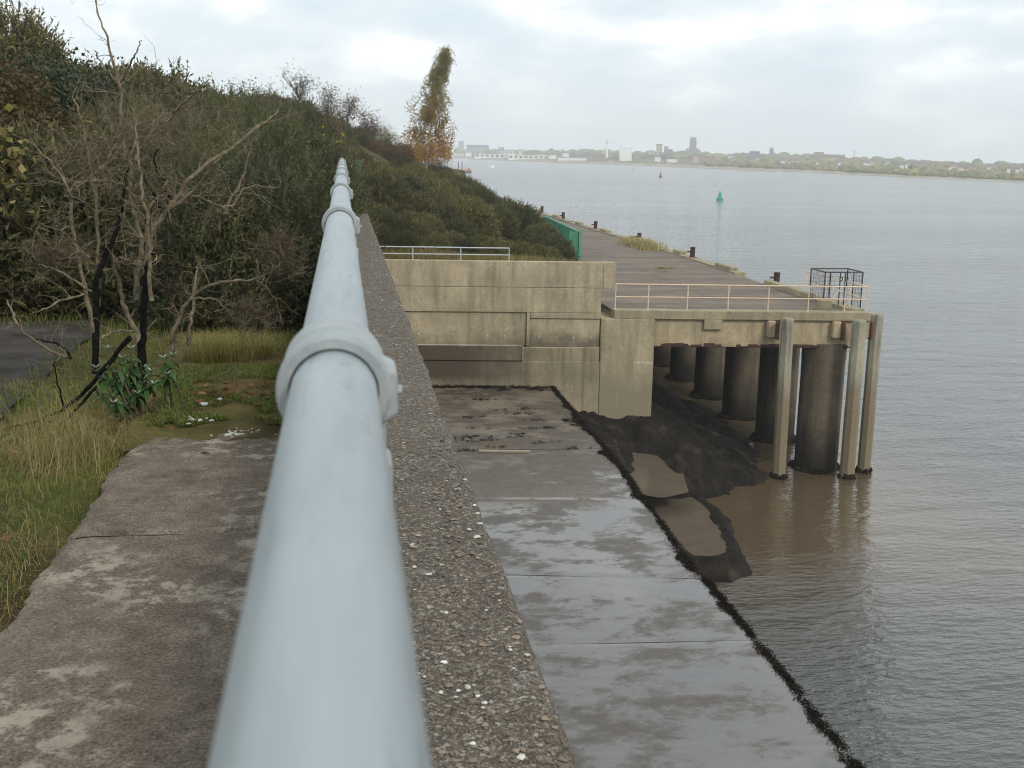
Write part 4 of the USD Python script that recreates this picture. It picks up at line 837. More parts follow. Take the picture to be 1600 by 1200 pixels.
NB = [(60, 0, 13.5, 1.45, 2.0, 'ivy', 301, 'dark ivy-covered tree at the left edge of the picture', {}),
      (-40, 0, 12.0, 1.2, 1.75, 'ivy', 302, 'bronze topped leafy tree cut off by the left picture edge', {'m': 'bronze'}),
      (105, 0, 17.0, 1.4, 1.7, 'ivy', 303, 'bronze leafy tree behind the dark ivy-covered one on the left', {'m': 'bronze'}),
      (330, 0, 10.6, .62, 1.55, 'gorse', 304, 'dark green gorse bush right behind the burnt dead shrub', {'fl': 14}),
      (410, 0, 11.4, .70, 1.75, 'gorse', 305, 'dark gorse bush with scattered yellow flowers left of the handrail', {'fl': 26, 'dead': .3}),
      (462, 0, 13.0, .70, 1.75, 'gorse', 306, 'gorse bush close against the left side of the handrail', {'fl': 26, 'dead': .25}),
      (505, 0, 15.6, .62, 1.8, 'gorse', 307, 'gorse bush beside the third clamp of the handrail', {'fl': 18, 'dead': .35}),
      (270, 0, 11.8, .75, 1.7, 'gorse', 308, 'green gorse bush behind the middle of the dead shrub', {'fl': 10}),
      (205, 0, 12.6, .8, 1.8, 'gorse', 309, 'green gorse bush between the dead shrub and the ivy-covered tree', {'dead': .4}),
      (455, 0, 17.5, 1.05, 2.25, 'gorse', 310, 'light green upright gorse bush standing highest left of the handrail', {'up': .9}),
      (360, 0, 16.5, 1.1, 2.2, 'gorse', 311, 'broad green gorse bush behind the dead shrub, on the rise', {}),
      (330, 0, 20.0, 1.2, 1.7, 'brown', 312, 'brown dead gorse bush high behind the dead shrub', {}),
      (250, 0, 15.5, 1.0, 1.6, 'brown', 313, 'brown dead gorse bush behind the forked top of the dead shrub', {}),
      (175, 0, 14.8, .85, 1.5, 'brown', 314, 'brown twiggy bush between dead shrub and left tree', {}),
      (432, 0, 9.0, .50, 1.15, 'gorse', 315, 'small dark gorse bush standing in front by the first handrail clamp', {'dead': .25}),
      (362, 0, 8.9, .42, 1.0, 'gorse', 322, 'dark gorse bush right behind the pale grass tussock', {'dead': .35}),
      (300, 0, 8.9, .42, 1.2, 'gorse', 323, 'dark gorse bush filling the gap right of the burnt stems', {'dead': .4}),
      (405, 0, 9.6, .5, 1.35, 'gorse', 324, 'dark gorse bush between the tussock and the handrail clamp', {'fl': 8}),
      (100, 0, 10.4, .38, .78, 'brown', 316, 'low brown dead gorse clump beside the tarmac path', {}),
      (262, 0, 9.6, .5, 1.15, 'gorse', 317, 'dark gorse bush close behind the burnt stems', {'dead': .3}),
      (490, 0, 19.5, .9, 2.0, 'gorse', 318, 'olive gorse bush behind the third handrail clamp', {'dead': .3}),
      (395, 0, 10.0, .45, 1.05, 'brown', 319, 'brown dead gorse bush with drooping shoots right of the dead shrub', {}),
      (525, 0, 24, .8, 1.9, 'gorse', 320, 'gorse bush at the far left end of the handrail', {}),
      (20, 0, 10.0, .5, .75, 'gorse', 321, 'low green gorse clump above the tarmac path at the left edge', {'dead': .3})]
for a in NB: near_bush(*a[:8], **a[8])
def sapling(px, py, y, n, spread, l, w, m, label, seed, tone0=.5, name='sycamore_sapling', tj=.25):
    c = at_y(px, py, y); z0 = float(G(c[0], y)); g = np.random.default_rng(seed)
    t = thing(name, label, 'sapling', (c[0], y, z0))
    P = c+g.standard_normal((n, 3))*np.array(spread)
    v, f, tn = leaves_at(P, l, w, seed, .8, 1, .01, tone0, tj); obj('foliage', [(v, f)], m, t, tone=tn)
    st = []
    for i in range(5):
        e = P[g.integers(n)]; st.append(tube([(c[0], y, z0), (c[0]+.3*(e[0]-c[0]), y+.2*(e[1]-y), z0+.55*(e[2]-z0)), e], [.014, .010, .004], 5, False))
    obj('stem', st, 'bark', t, kind='stuff')
sapling(8, 252, 9.6, 90, (.14, .25, .17), .085, .07, 'yellow_leaf', 'sycamore sapling with large yellow leaves at the left picture edge', 331)
sapling(75, 330, 11.5, 60, (.28, .3, .45), .07, .055, 'bronze', 'bronze leaved sapling in front of the dark ivy-covered tree', 332, .8, 'bronze_sapling')

# ------------------------------------------------------------------ the burnt dead shrub
DY = 5.95
dg = np.random.default_rng(55)
BR = [  # (points in the photograph, width in pixels from foot to tip, charred, depth shift)
    ([(152, 585), (150, 483), (152, 437), (163, 403), (183, 357), (187, 337), (193, 300), (200, 267), (208, 245)], 15, 5, 1, .0),
    ([(226, 640), (222, 563), (223, 517), (227, 450), (232, 412), (240, 398)], 20, 12, 1, .1),
    ([(214, 470), (216, 417), (222, 393), (213, 350), (205, 313), (203, 283), (205, 247), (214, 205), (208, 172)], 13, 5, 0, .05),
    ([(222, 565), (218, 537), (207, 507), (193, 473), (185, 440), (177, 413), (172, 380)], 14, 6, 0, .3),
    ([(147, 520), (137, 473), (127, 417), (113, 350), (110, 310), (107, 300), (90, 267), (67, 240), (37, 217)], 10, 3, 0, -.15),
    ([(155, 480), (153, 397), (150, 317), (142, 267), (133, 213), (123, 173), (112, 150)], 9, 3, 0, .25),
    ([(236, 470), (233, 397), (230, 343), (222, 300), (218, 260), (213, 200), (206, 165)], 9, 3, 0, -.2),
    ([(228, 430), (235, 370), (257, 333), (273, 313), (293, 283), (327, 253), (360, 233), (390, 207), (423, 183), (436, 170)], 15, 3, 0, .15),
    ([(270, 322), (310, 290), (333, 257), (358, 238)], 9, 3, 0, .1),
    ([(267, 310), (254, 284), (243, 260), (241, 247), (248, 233)], 7, 3, 1, .2),
    ([(255, 335), (230, 283), (213, 253), (204, 232)], 8, 4, 1, .25),
    ([(210, 250), (222, 228), (247, 200), (277, 170), (300, 148), (318, 130)], 9, 3, 0, .0),
    ([(196, 250), (191, 200), (185, 133), (173, 87), (165, 50), (152, 20), (149, -12)], 8, 2, 0, -.1),
    ([(185, 130), (200, 105), (207, 93), (215, 78), (221, 62)], 5, 2, 0, -.1),
    ([(183, 127), (165, 108), (153, 90), (150, 78)], 4, 2, 0, -.1),
    ([(155, 275), (177, 230), (190, 205), (203, 190)], 7, 3, 0, .3),
    ([(203, 297), (187, 287), (165, 282), (140, 283), (97, 287)], 6, 3, 0, .0),
    ([(270, 318), (285, 306), (300, 305), (323, 313), (337, 322), (360, 322), (380, 297), (400, 290), (437, 293)], 8, 2, 0, .3),
    ([(352, 335), (360, 312), (373, 290), (387, 247), (392, 227), (387, 210)], 7, 3, 0, .5),
    ([(268, 560), (273, 517), (293, 473), (320, 450), (353, 440), (393, 437), (420, 427), (462, 418)], 12, 3, 0, .5),
    ([(296, 470), (310, 466), (333, 467), (353, 483), (370, 507), (378, 520)], 6, 2, 0, .45),
    ([(398, 437), (417, 450), (433, 477), (440, 502)], 5, 2, 0, .5),
    ([(291, 560), (297, 510), (300, 483), (307, 433), (309, 415)], 11, 4, 0, .6),
    ([(113, 559), (87, 537), (53, 530)], 6, 3, 1, -.3),
    ([(107, 558), (60, 537), (33, 513), (20, 490), (12, 470)], 7, 3, 0, -.3),
    ([(158, 530), (180, 517), (207, 516), (220, 525)], 7, 5, 0, .1),
    ([(137, 403), (113, 377), (100, 363), (63, 350)], 5, 2, 0, -.2),
    ([(142, 455), (113, 437), (87, 420), (60, 415)], 5, 2, 0, -.2),
    ([(133, 460), (93, 473), (67, 484), (40, 496)], 5, 2, 0, -.3),
    ([(225, 417), (205, 412), (190, 403), (178, 409)], 5, 2, 0, .0),
    ([(202, 528), (167, 570), (133, 610), (97, 640), (50, 660), (-15, 676)], 12, 4, 1, -.35),
    ([(150, 605), (130, 627), (97, 663), (40, 690), (15, 712)], 7, 3, 1, -.4),
    ([(98, 640), (93, 610), (85, 570), (84, 560)], 4, 2, 1, -.4),
    ([(100, 665), (101, 690), (105, 712)], 4, 2, 1, -.4)]
ds = thing('dead_shrub', 'dead burnt gorse shrub with bare twisting grey branches beside the walkway', 'dead shrub', (-1.35, 5.95, 11.6))
TW = []
def smooth_line(p, k=4):
    p = np.asarray(p, float); t = np.arange(len(p)); tt = np.linspace(0, len(p)-1, (len(p)-1)*k+1)
    from scipy.interpolate import PchipInterpolator
    return PchipInterpolator(t, p)(tt)
def twig(p, d, L, r, depth):
    pts = [p]; d = unit(d)
    for i in range(4): d = unit(d+.30*dg.standard_normal(3)+np.array([0, 0, .05])); pts.append(pts[-1]+d*L/4)
    TW.append(tube(pts, np.linspace(r, r*.35, 5), 4, False))
    if depth:
        for k in range(dg.integers(2, 5)): twig(pts[dg.integers(1, 5)], unit(d+.9*dg.standard_normal(3)), L*(.35+.35*dg.random()), r*.6, depth-1)
for pts, w0, w1, ch, dd in BR:
    q = smooth_line(pts); n = len(q); ph = dg.random()*6
    dep = DY+dd+.22*np.sin(np.linspace(0, 2.5, n)+ph)*np.linspace(0, 1, n)
    W = np.array([at_y(a, b, c) for (a, b), c in zip(q, dep)])+.004*dg.standard_normal((n, 3))
    rad = np.linspace(w0, w1, n)/2*DY/FPX*.70*(1+.10*dg.standard_normal(n))
    obj('burnt_stem' if ch else 'branch', [tube(W, rad, 8)], 'charred' if ch else 'dead_bark', ds, smooth=50)
    if w0 < 16 and not (ch and w0 > 11):
        for i in range(2, n):
            if dg.random() < (.08 if q[i][1] < 135 else .70 if q[i][1] < 420 else .4):
                d = unit(W[i]-W[i-1]); L = .05+.20*dg.random()**1.5
                if q[i][1] < 330: L *= 1.25
                twig(W[i], unit(d*.6+.8*dg.standard_normal(3)), L, max(.0017, rad[i]*.36), 1+(L > .12))
# crowded twig heads
for (px, py, n, L) in ((235, 215, 26, .17), (175, 245, 24, .16), (280, 210, 18, .16), (150, 300, 14, .14), (215, 320, 14, .14), (370, 215, 10, .16), (115, 250, 12, .16), (440, 425, 14, .10), (378, 508, 14, .09), (330, 600, 5, .15), (120, 310, 10, .14)):
    for k in range(int(n*.6)):
        p = at_y(px+22*dg.standard_normal(), py+20*dg.standard_normal(), DY+.2*dg.standard_normal()); twig(p, unit(np.array([.3*(px-210)/200, .2, .5])+.8*dg.standard_normal(3)), L*(.6+.8*dg.random()), .0022, 2)
obj('twig', TW, 'dead_bark', ds, kind='stuff')
obj('broken_end', [lathe([(0, .012), (.012, .010), (.022, -.004), (.020, -.02)], at_y(239, 399, DY+.1), 7)], 'fresh_wood', ds)
v, f, tn = [], [], []
for (px, py, n, r_) in ((95, 400, 130, .16), (395, 500, 130, .10), (445, 425, 90, .07), (432, 392, 90, .09), (200, 210, 90, .30), (290, 190, 60, .25), (120, 260, 50, .2), (70, 420, 60, .10), (250, 240, 60, .25)):
    c = at_y(px, py, DY+.25); a, b_, t_ = needles(n, r_, r_*.9, .10, 8, .045, .0022, int(px), .25, fmin=.1, z0=0); a[:, 2] -= r_*.3
    v.append((a+c, b_)); tn.append(t_)
obj('withered_needles', v, 'brown_scrub', ds, tone=np.concatenate(tn))

# ------------------------------------------------------------------ leafy plant at the foot of the dead shrub
def big_leaf(p, d, L, w, droop, roll):
    """Pointed leaf, folded along its midrib and curving down."""
    d = unit(np.array(d, float)); s = unit(np.cross(d, [0, 0, 1.0])); up = np.cross(s, d); s = s*math.cos(roll)+up*math.sin(roll)
    V = []; m = 7
    for i in range(m):
        t = i/(m-1); c = np.array(p)+d*L*t*(1-.15*t)+np.array([0, 0, -droop*L*t*t]); ww = w*math.sin(PI*min(1, t*.92+.08))**.8*(1-t*.35) if i < m-1 else 0.0004
        V += [c-s*ww*.5+np.array([0, 0, ww*.18]), c, c+s*ww*.5+np.array([0, 0, ww*.18])]
    F = []
    for i in range(m-1):
        for k in range(2): a = i*3+k; F += [(a, a+1, a+4), (a, a+4, a+3)]
    return np.array(V), np.array(F)
bud = at_y(215, 690, 5.6); zb = 11.6
bp_ = thing('leafy_shrub', 'young shrub with long pointed green leaves and pale new tips before the burnt stems', 'shrub', (bud[0], 5.6, zb))
BLV, BLT, PLV, PLT = [], [], [], []
for (px, py) in ((168, 545), (190, 560), (205, 545), (160, 590), (185, 600), (212, 580), (228, 575), (240, 600), (215, 615), (178, 630), (150, 610), (200, 640), (255, 560), (270, 555), (262, 585), (170, 570), (195, 585), (222, 600), (208, 565), (182, 612), (236, 580), (150, 575), (190, 650)):
    tip = at_y(px, py, 5.55+.25*dg.random()); base = np.array([bud[0]+.05*dg.standard_normal(), 5.62+.05*dg.standard_normal(), zb+.02])
    if px > 248: base[0] += .16
    mid = base*.4+tip*.6+np.array([0, 0, .02])
    obj('stem', [tube([base, mid, tip], [.006, .0045, .003], 5, False)], 'bark', bp_)
    az = dg.random()*6
    for k in range(10):
        a = az+k*2.4; t = 1-k*.055; p = base*(1-t)**1.0+tip*t if t > .97 else (mid*(1-t)*2+tip*(2*t-1)); el = .4-.07*k
        L = .035+.035*min(1, k/4)+.015*dg.random()
        d = (math.cos(a), math.sin(a), el)
        V, F = big_leaf(p, d, L, L*.40, .35+.4*dg.random(), .3*dg.standard_normal()); BLV.append((V, F)); BLT.append(np.full(len(V), np.clip(.35+.2*dg.standard_normal()+.1*(k < 2), 0, .85)))
    for k in range(4):
        a = az+k*1.57; V, F = big_leaf(tip, (math.cos(a), math.sin(a), .7), .042, .013, .1, 0); PLV.append((V, F)); PLT.append(np.full(len(V), np.clip(.5+.2*dg.standard_normal(), 0, 1)))
obj('leaf', BLV, 'green_leaf', bp_, tone=np.concatenate(BLT), smooth=True, kind='stuff'); obj('leaf_tip', PLV, 'pale_leaf', bp_, tone=np.concatenate(PLT), smooth=True, kind='stuff')

# ------------------------------------------------------------------ grass
gg = np.random.default_rng(88)
def blades(x, y, h, w, seed, lean=.35, zoff=0.0, tone0=.5, tj=.2):
    g = np.random.default_rng(seed); n = len(x); z = G(x, y)+zoff-.01
    a = g.random(n)*2*PI; l = lean*(.3+g.random(n)); dx, dy = np.cos(a), np.sin(a); sx, sy = -dy, dx
    p0 = np.stack([x, y, z], 1); H = h[:, None]
    mid = p0+H*np.stack([dx*l*.3, dy*l*.3, np.full(n, .6)], 1); top = p0+H*np.stack([dx*l, dy*l, 1-.35*l], 1)
    s = np.stack([sx, sy, np.zeros(n)], 1)*w
    V = np.stack([p0-s, p0+s, mid-s*.7, mid+s*.7, top], 1).reshape(-1, 3); i = np.arange(n)*5
    F = np.vstack([np.stack([i, i+1, i+3], 1), np.stack([i, i+3, i+2], 1), np.stack([i+2, i+3, i+4], 1)])
    return V, F, np.repeat(np.clip(tone0+tj*g.standard_normal(n), 0, 1), 5)
def grass(name, label, m, x, y, h, w, seed, lean=.4, zoff=0.0, tone0=.5):
    v, f, t = blades(x, y, h, w, seed, lean, zoff, tone0); p = obj(name, [(v, f)], m, tone=t)
    tag(stage.GetPrimAtPath(p), label, 'grass', kind='stuff')
pe = np.array([ragged(y) for y in np.linspace(0, 6, 200)])
n = 46000; y = 2.2+4.6*gg.random(n)**.9; x = np.interp(y, np.linspace(0, 6, 200), pe)+.03-1.15*gg.random(n)**1.3
k = (y > 5.4) | (x < np.interp(y, np.linspace(0, 6, 200), pe)+.03); dn = meshkit.fbm(np.stack([x*2.2, y*2.2, x*0], 1), 3, 6); k &= (x < -1.0+.0) | (y < 5.5); k &= dn > .36
x, y, dn = x[k], y[k], dn[k]
grass('short_grass', 'short green grass and moss along the broken left edge of the walkway', 'grass_green', x, y, .012+.055*gg.random(len(x))**3+.05*np.clip(dn-.45, 0, 1), .0016, 1, 1.1, 0, np.clip(.1+1.4*(meshkit.fbm(np.stack([x*1.7, y*1.7, x*0+3], 1), 3, 8)-.2), 0, 1))
n = 7000; y = 3.0+3.6*gg.random(n); x = -1.02-1.0*gg.random(n)**1.2; k = meshkit.fbm(np.stack([x*2.6, y*1.8, x*0+7], 1), 3, 61) > .47; k &= x < np.interp(y, np.linspace(0, 6, 200), pe); x, y = x[k], y[k]
x2 = -1.22+.16*gg.standard_normal(2600); y2 = 5.35+.28*gg.standard_normal(2600); k = (x2 < np.interp(y2, np.linspace(0, 6, 200), pe)-.0) | (y2 > 5.45); k &= x2 < -.86; x2, y2 = x2[k], y2[k]
xx, yy = np.concatenate([x, x2]), np.concatenate([y, y2]); hh_ = np.concatenate([.03+.10*gg.random(len(x))**1.6, .05+.22*gg.random(len(x2))**2])
grass('dry_grass', 'tall straw-coloured dry grass in front of the dead shrub', 'grass_dry', xx, yy, hh_, .0012, 2, 1.5)
n = 16000; x = -4.6+3.4*gg.random(n); y = 5.8+8.5*gg.random(n); k = ((x < -3.25) | (x > -1.75) | (y > 8.6) | (np.abs(x+2.5+.02*(y-6)) > .66)) & (meshkit.fbm(np.stack([x*1.2, y*1.2, x*0], 1), 3, 31) > .38); x, y = x[k], y[k]
grass('bank_grass', 'rough green grass on the bank around the tarmac path', 'grass_green', x, y, .04+.13*gg.random(len(x))**2, .003, 3, .7, 0, .42)
a = gg.random(2600)*2*PI; r_ = .26*gg.random(2600)**.5; c = at_z(345, 585, 11.6)
grass('grass_tussock', 'pale green grass tussock behind the mossy ground', 'grass_green', c[0]+r_*np.cos(a), c[1]+.5+r_*np.sin(a), .12+.17*gg.random(2600), .0022, 4, .8, 0, .85)
x = -.62+.55*gg.random(4500); y = 7.6+3.2*gg.random(4500)
grass('green_patch', 'bright green grass patch beside the handrail beyond the mossy ground', 'grass_green', x, y, .02+.05*gg.random(4500), .003, 5, .7, .0, .7)
n = 26000; x = -.98+.86*gg.random(n); y = 5.42+1.5*gg.random(n)**1.2; k = (meshkit.fbm(np.stack([x*3, y*2.2, x*0+2], 1), 3, 17) > .43) & (y > 5.45+.1*np.sin(x*9)); x, y = x[k], y[k]
grass('moss_tufts', 'bright green mossy turf at the end of the walkway', 'grass_green', x, y, .012+.028*gg.random(len(x)), .0026, 6, .9, 11.632-G(x, y), .42)
n = 9000; x = .8+9.2*gg.random(n); y = yf(x)+.5+2.6*gg.random(n); k = x < 9.8; x, y = x[k], y[k]
grass('quay_grass', 'rough grass strip behind the grey railing on the quay wall', 'grass_dry', x, y, .15+.45*gg.random(len(x)), .008, 7, .6, 0, .3)
n = 1500; tx, ty = 20.15, 74.6
grass('yellow_tuft', 'yellow grass tuft growing by a mooring post on the jetty edge', 'grass_dry', tx+.55*gg.standard_normal(n)*.8, ty+1.6*gg.standard_normal(n), .25+.5*gg.random(n), .02, 8, .7, DECK-G(20.15, 74.6), .75)
n = 260
grass('deck_weed', 'small dry weed tuft growing from a joint in the jetty deck', 'grass_dry', 17.0+.28*gg.standard_normal(n), 58.4+.12*gg.standard_normal(n), .06+.14*gg.random(n), .012, 9, .9, DECK-6.5, .6)

# ------------------------------------------------------------------ fallen leaves and litter
def flat_bits(name, label, cat_, m, spots, l, w, seed, tone0=.5):
    P = np.array(spots); v, f, t = leaves_at(P, l, w, seed, .0, 1, .0, tone0, .25)
    v[:, 2] = np.repeat(P[:, 2], 4)+(v[:, 2]-np.repeat(P[:, 2], 4))*.35
    lo = v.reshape(-1, 4, 3)[:, :, 2].min(1); v[:, 2] += np.repeat(np.maximum(0, P[:, 2]-lo), 4)
    tag(stage.GetPrimAtPath(obj(name, [(v, f)], m, tone=t)), label, cat_, kind='stuff')
sp = [(*at_z(370+45*gg.standard_normal(), 612+9*gg.standard_normal(), 11.66)[:2], 11.65) for i in range(70)]
sp += [(-1.05-1.5*gg.random(), 3.0+4*gg.random(), 11.62+.03*gg.random()) for i in range(60)]+[(-.9+.7*gg.random(), 4.9+.6*gg.random(), WALK+.006) for i in range(5)]
sp = [(a, b, c) for a, b, c in sp if a < -.14]
flat_bits('fallen_leaves', 'brown fallen leaves on the ground at the end of the walkway', 'leaves', 'dead_leaf', sp, .055, .04, 5)
bits = []
for (px, py, n, s) in ((357, 678, 14, .007), (320, 657, 7, .007), (385, 672, 16, .003), (328, 624, 3, .011), (300, 655, 4, .004)):
    for i in range(n):
        p = at_z(px+13*gg.standard_normal(), py+2.5*gg.standard_normal(), 11.665 if py < 682 else WALK); q = ico1.vertices*s*(.5+gg.random(3))*np.array([1.3, 1.3, .5])+.2*s*gg.standard_normal((42, 3)); bits.append((q+p, ico1.faces))
tag(stage.GetPrimAtPath(obj('plaster_fragments', bits, 'litter_white')), 'white broken fragments on the moss at the walkway end', 'rubble', kind='stuff')

# ------------------------------------------------------------------ trees on the skyline
def tree(name, label, base, depth0, h, r, seed, m, lw, per, spread, lean=(0, 0, 0), group=None, kids=(2, 4), bark='bark', tone0=.5, shrink=.68, dep=3, tonefn=None):
    g = np.random.default_rng(seed); t = thing(name, label, 'tree', base, group); out, tips = [], []
    grow(g, (0, 0, 0), (lean[0]*.4, lean[1]*.4, 1), h*.40, r, dep, out, tips, .3, kids, shrink, .12, lean)
    obj('trunk', [out[0]], bark, t, local=True); obj('branch', out[1:], bark, t, local=True, kind='stuff')
    v, f, tn = leaves_at(np.array(tips), lw, lw*.6, seed, .3, per, spread, tone0)
    if tonefn is not None: tn = np.clip(tonefn(v)+tn-.5, 0, 1)
    obj('crown', [(v, f)], m, t, tone=tn, local=True); return t
# birch: hanging strands of small leaves round a leaning trunk
bx, by = at_y(664, 272, 103)[0], 103.0; bz = float(G(bx, by))
bt = thing('birch_tree', 'tall slender birch turning yellow at its foot, leaning over the thicket', 'tree', (bx, by, bz))
g = np.random.default_rng(77); H = 11.2
tr = np.array([(2.1*(t**1.7)+.15*math.sin(5*t), .3*math.sin(3*t), H*t) for t in np.linspace(0, 1, 14)])
obj('trunk', [tube(tr, np.linspace(.16, .02, 14), 8)], 'birch_bark', bt, smooth=50, local=True)
br, P, TN = [], [], []
for i in range(170):
    t = .10+.88*g.random(); q = np.array([np.interp(t, np.linspace(0, 1, 14), tr[:, k]) for k in range(3)])
    wdt = (2.9*(1-t)**.75*min(1, t*4+.45)+.2)*(.5+.6*g.random()); a = g.random()*2*PI
    if t > .62: wdt = wdt*.75+.18*g.random()
    e = q+np.array([math.cos(a)*wdt-.12*wdt+.0, math.sin(a)*wdt, wdt*(.55-.4*(t < .4))])
    mid = (q+e)/2+np.array([0, 0, .12*wdt]); br.append(tube([q, mid, e], [.03*(1-t)+.008, .015, .005], 4, False))
    for k in range(5 if t < .45 else 4):
        s0 = q+(e-q)*(.35+.65*g.random())+.15*g.standard_normal(3); L = (.5+1.0*g.random())*(1.1-.75*t)
        n_ = int(14*L)+4; z_ = np.linspace(0, 1, n_); dr = np.array([.22*g.standard_normal()+.12, .22*g.standard_normal(), -1.0])
        S = s0+z_[:, None]*dr*L+.06*g.standard_normal((n_, 3)); P.append(S); TN.append(np.clip((S[:, 2]/H)*1.15+.02+.22*g.standard_normal(n_), 0, 1))
P, TN = np.vstack(P), np.concatenate(TN); k = P[:, 2] > 1.3
v, f, tn = leaves_at(P[k], .15, .10, 78, .8, 2, .13, .5, .1)
obj('branch', br, 'bark', bt, local=True, kind='stuff'); obj('crown', [(v, f)], 'birch_leaf', bt, tone=np.clip(np.repeat(np.repeat(TN[k], 2), 4)+tn-.5, 0, 1), local=True)
def on_hill(px, y, dz=0): x = at_y(px, 300, y)[0]; return (x, y, float(G(x, y))-.1+dz)
tree('sparse_tree', 'thin-leaved tree standing out against the sky on the hill crest', on_hill(462, 95), 95, 6.0, .13, 5, 'brown_scrub', .13, 3, .34, (.25, 0, 0), tone0=.55, dep=4)
tree('sparse_tree', 'small airy tree on the skyline left of the taller thin-leaved one', on_hill(425, 88), 88, 3.2, .09, 6, 'olive_scrub', .15, 5, .30, dep=3)
for (px, y, h, m, lb, sd_) in ((545, 118, 4.6, 'rust_scrub', 'rust-red autumn tree on the skyline, highest of the reddish ones', 11), (512, 108, 4.4, 'brown_scrub', 'grey-brown bare tree on the skyline left of the rust-red one', 12), (567, 126, 4.0, 'rust_scrub', 'smaller rust-red tree just right of the tallest reddish one', 13), (583, 130, 3.6, 'olive_scrub', 'olive tree on the slope between rust-red tree and birch', 14), (606, 134, 4.2, 'gorse', 'dark green tree on the skyline left of the birch', 15), (628, 138, 3.6, 'brown_scrub', 'thin brown tree close left of the birch crown', 16), (648, 140, 3.0, 'gorse', 'low dark tree under the left of the birch crown', 17),
                               (395, 84, 3.6, 'gorse', 'bright green round tree on the crest left of the thin-leaved trees', 18), (684, 118, 3.2, 'gorse', 'dark bushy tree at the right foot of the birch', 19), (697, 125, 2.3, 'gorse', 'low dark tree at the right end of the hillside above the river', 20)):
    tree('hill_tree', lb, on_hill(px, y), y, h*1.05, .11, sd_, m, .15, 10, .42, kids=(3, 5), dep=3)
for i, (px, py, y, h) in enumerate(((752, 292, 96, 2.0), (775, 300, 92, 1.7), (800, 312, 88, 1.6), (722, 286, 100, 1.5), (826, 330, 82, 1.2))):
    x = at_y(px, py, y)[0]; x = min(x, float(edge_r(y))-.5)
    tree('young_tree', ('young thin tree rising above the thicket edge, right of the birch', 'sparse sapling above the thicket edge, second to the right of the birch', 'sparse grassy sapling above the thicket, right of the other saplings', 'low sapling above the thicket, nearest the birch', 'short sapling above the thicket end by the hoarding')[i], (x, y, float(G(x, y))), y, h*1.5, .035, 40+i, 'olive_scrub', .10, 3, .18, dep=2)
# green mesh fence behind the end of the handrail
fn = thing('mesh_fence', 'low green mesh fence crossing the bushes beyond the handrail end', 'fence', (0, 47, 10))
fx = np.linspace(-1.9, .7, 9); fz = 12.62-.02*np.arange(9)
for x, z in zip(fx, fz): obj('post', [tube([(x, 47.2, float(G(x, 47.2))-.1), (x, 47.2, z)], .022, 5)], 'green_mesh', fn)
ws = [tube([(x, 47.2, z-dz) for x, z in zip(fx, fz)], .011, 4, False) for dz in (.02, .12, .22, .32, .42)]
for k in range(8):
    for j in range(1, 8): t = j/8; x = fx[k]*(1-t)+fx[k+1]*t; z = fz[k]*(1-t)+fz[k+1]*t; ws.append(tube([(x, 47.2, z-.45), (x, 47.2, z)], .006, 3, False))
obj('mesh', ws, 'green_mesh', fn, kind='stuff')

# ------------------------------------------------------------------ the far shore
SH = np.array([at_z(px, py, 0)[:2] for px, py in ((640, 245.0), (700, 246.8), (800, 251.5), (890, 255.2), (1010, 259.2), (1160, 266), (1280, 270.2), (1420, 277.6), (1600, 285.4))])
SH = np.vstack([[SH[0][0]-900, SH[0][1]+500], SH, SH[-1]+(SH[-1]-SH[-2])*1.0, SH[-1]+(SH[-1]-SH[-2])*5])
ridge = [(0, -2), (4, .8), (10, 2.3), (26, 3.2), (60, 3.6), (160, 5.5), (320, 9.0), (520, 12.5), (900, 16), (2200, 22)]
def shore_dir(i):
    a, b = SH[max(0, i-1)], SH[min(len(SH)-1, i+1)]; d = b-a; d = d/np.linalg.norm(d); return np.array([-d[1], d[0]])
u = np.linspace(0, len(SH)-1, 140); sx = np.stack([np.interp(u, np.arange(len(SH)), SH[:, k]) for k in (0, 1)], 1)
inland = unit(np.array([.42, .91]))
V = np.zeros((140, len(ridge), 3)); shf_at = [.8, .8, .8, .8, .8, .75, .72, .56, .40, .26, .24, .24]; shf = np.interp(u, np.arange(12), shf_at[:12])
for j, (d, z) in enumerate(ridge):
    V[:, j, :2] = sx+inland*d; V[:, j, 2] = z*shf+(.8*(meshkit.fbm(np.stack([V[:, j, 0]/140, V[:, j, 1]/140, V[:, j, 0]*0], 1), 3, 2)-.5) if d > 100 else 0)
def land_z(x, y):
    """Height of the far land at (x, y)."""
    p = np.array([x, y]); best = None
    i = np.argmin(np.abs((sx-p)@np.array([inland[1], -inland[0]]))); d = (p-sx[i])@inland
    return float(np.interp(d, [r[0] for r in ridge], [r[1] for r in ridge]))*float(shf[i]), d
X, Y, Zz = V[:, :, 0], V[:, :, 1], V[:, :, 2]
look('far_land_look', {'g': ('geometry', {}), 'n': ('noise_texture', {'scale': .012, 'detail': 6, 'roughness': .6}), 'r': ('rgb_ramp', {'ramp': [(.35, (.06, .07, .03)), (.5, (.12, .115, .05)), (.65, (.19, .165, .085))]}), 'p': ('principled_bsdf', {'roughness': .95, 'specular_ior_level': .1})},
     [('g.position', 'n.vector'), ('n.fac', 'r.fac'), ('r.color', 'p.base_color')])
plain('shore_stone', (.30, .26, .19), .9, 0, .3, .05, .2, .4, .3, .1)
fl = structure('far_shore', loc=(600, 1000, 0))
obj('ground', [grid(X[:, 3:], Y[:, 3:], Zz[:, 3:])], 'far_land_look', fl, smooth=True)
obj('embankment', [grid(X[:, :4], Y[:, :4], Zz[:, :4])], 'shore_stone', fl)
leafy('far_leaf', [(0, (0.087, 0.099, 0.042)), (.4, (0.154, 0.157, 0.056)), (.7, (0.251, 0.207, 0.069)), (1, (0.386, 0.265, 0.084))], .8, .1, 0)
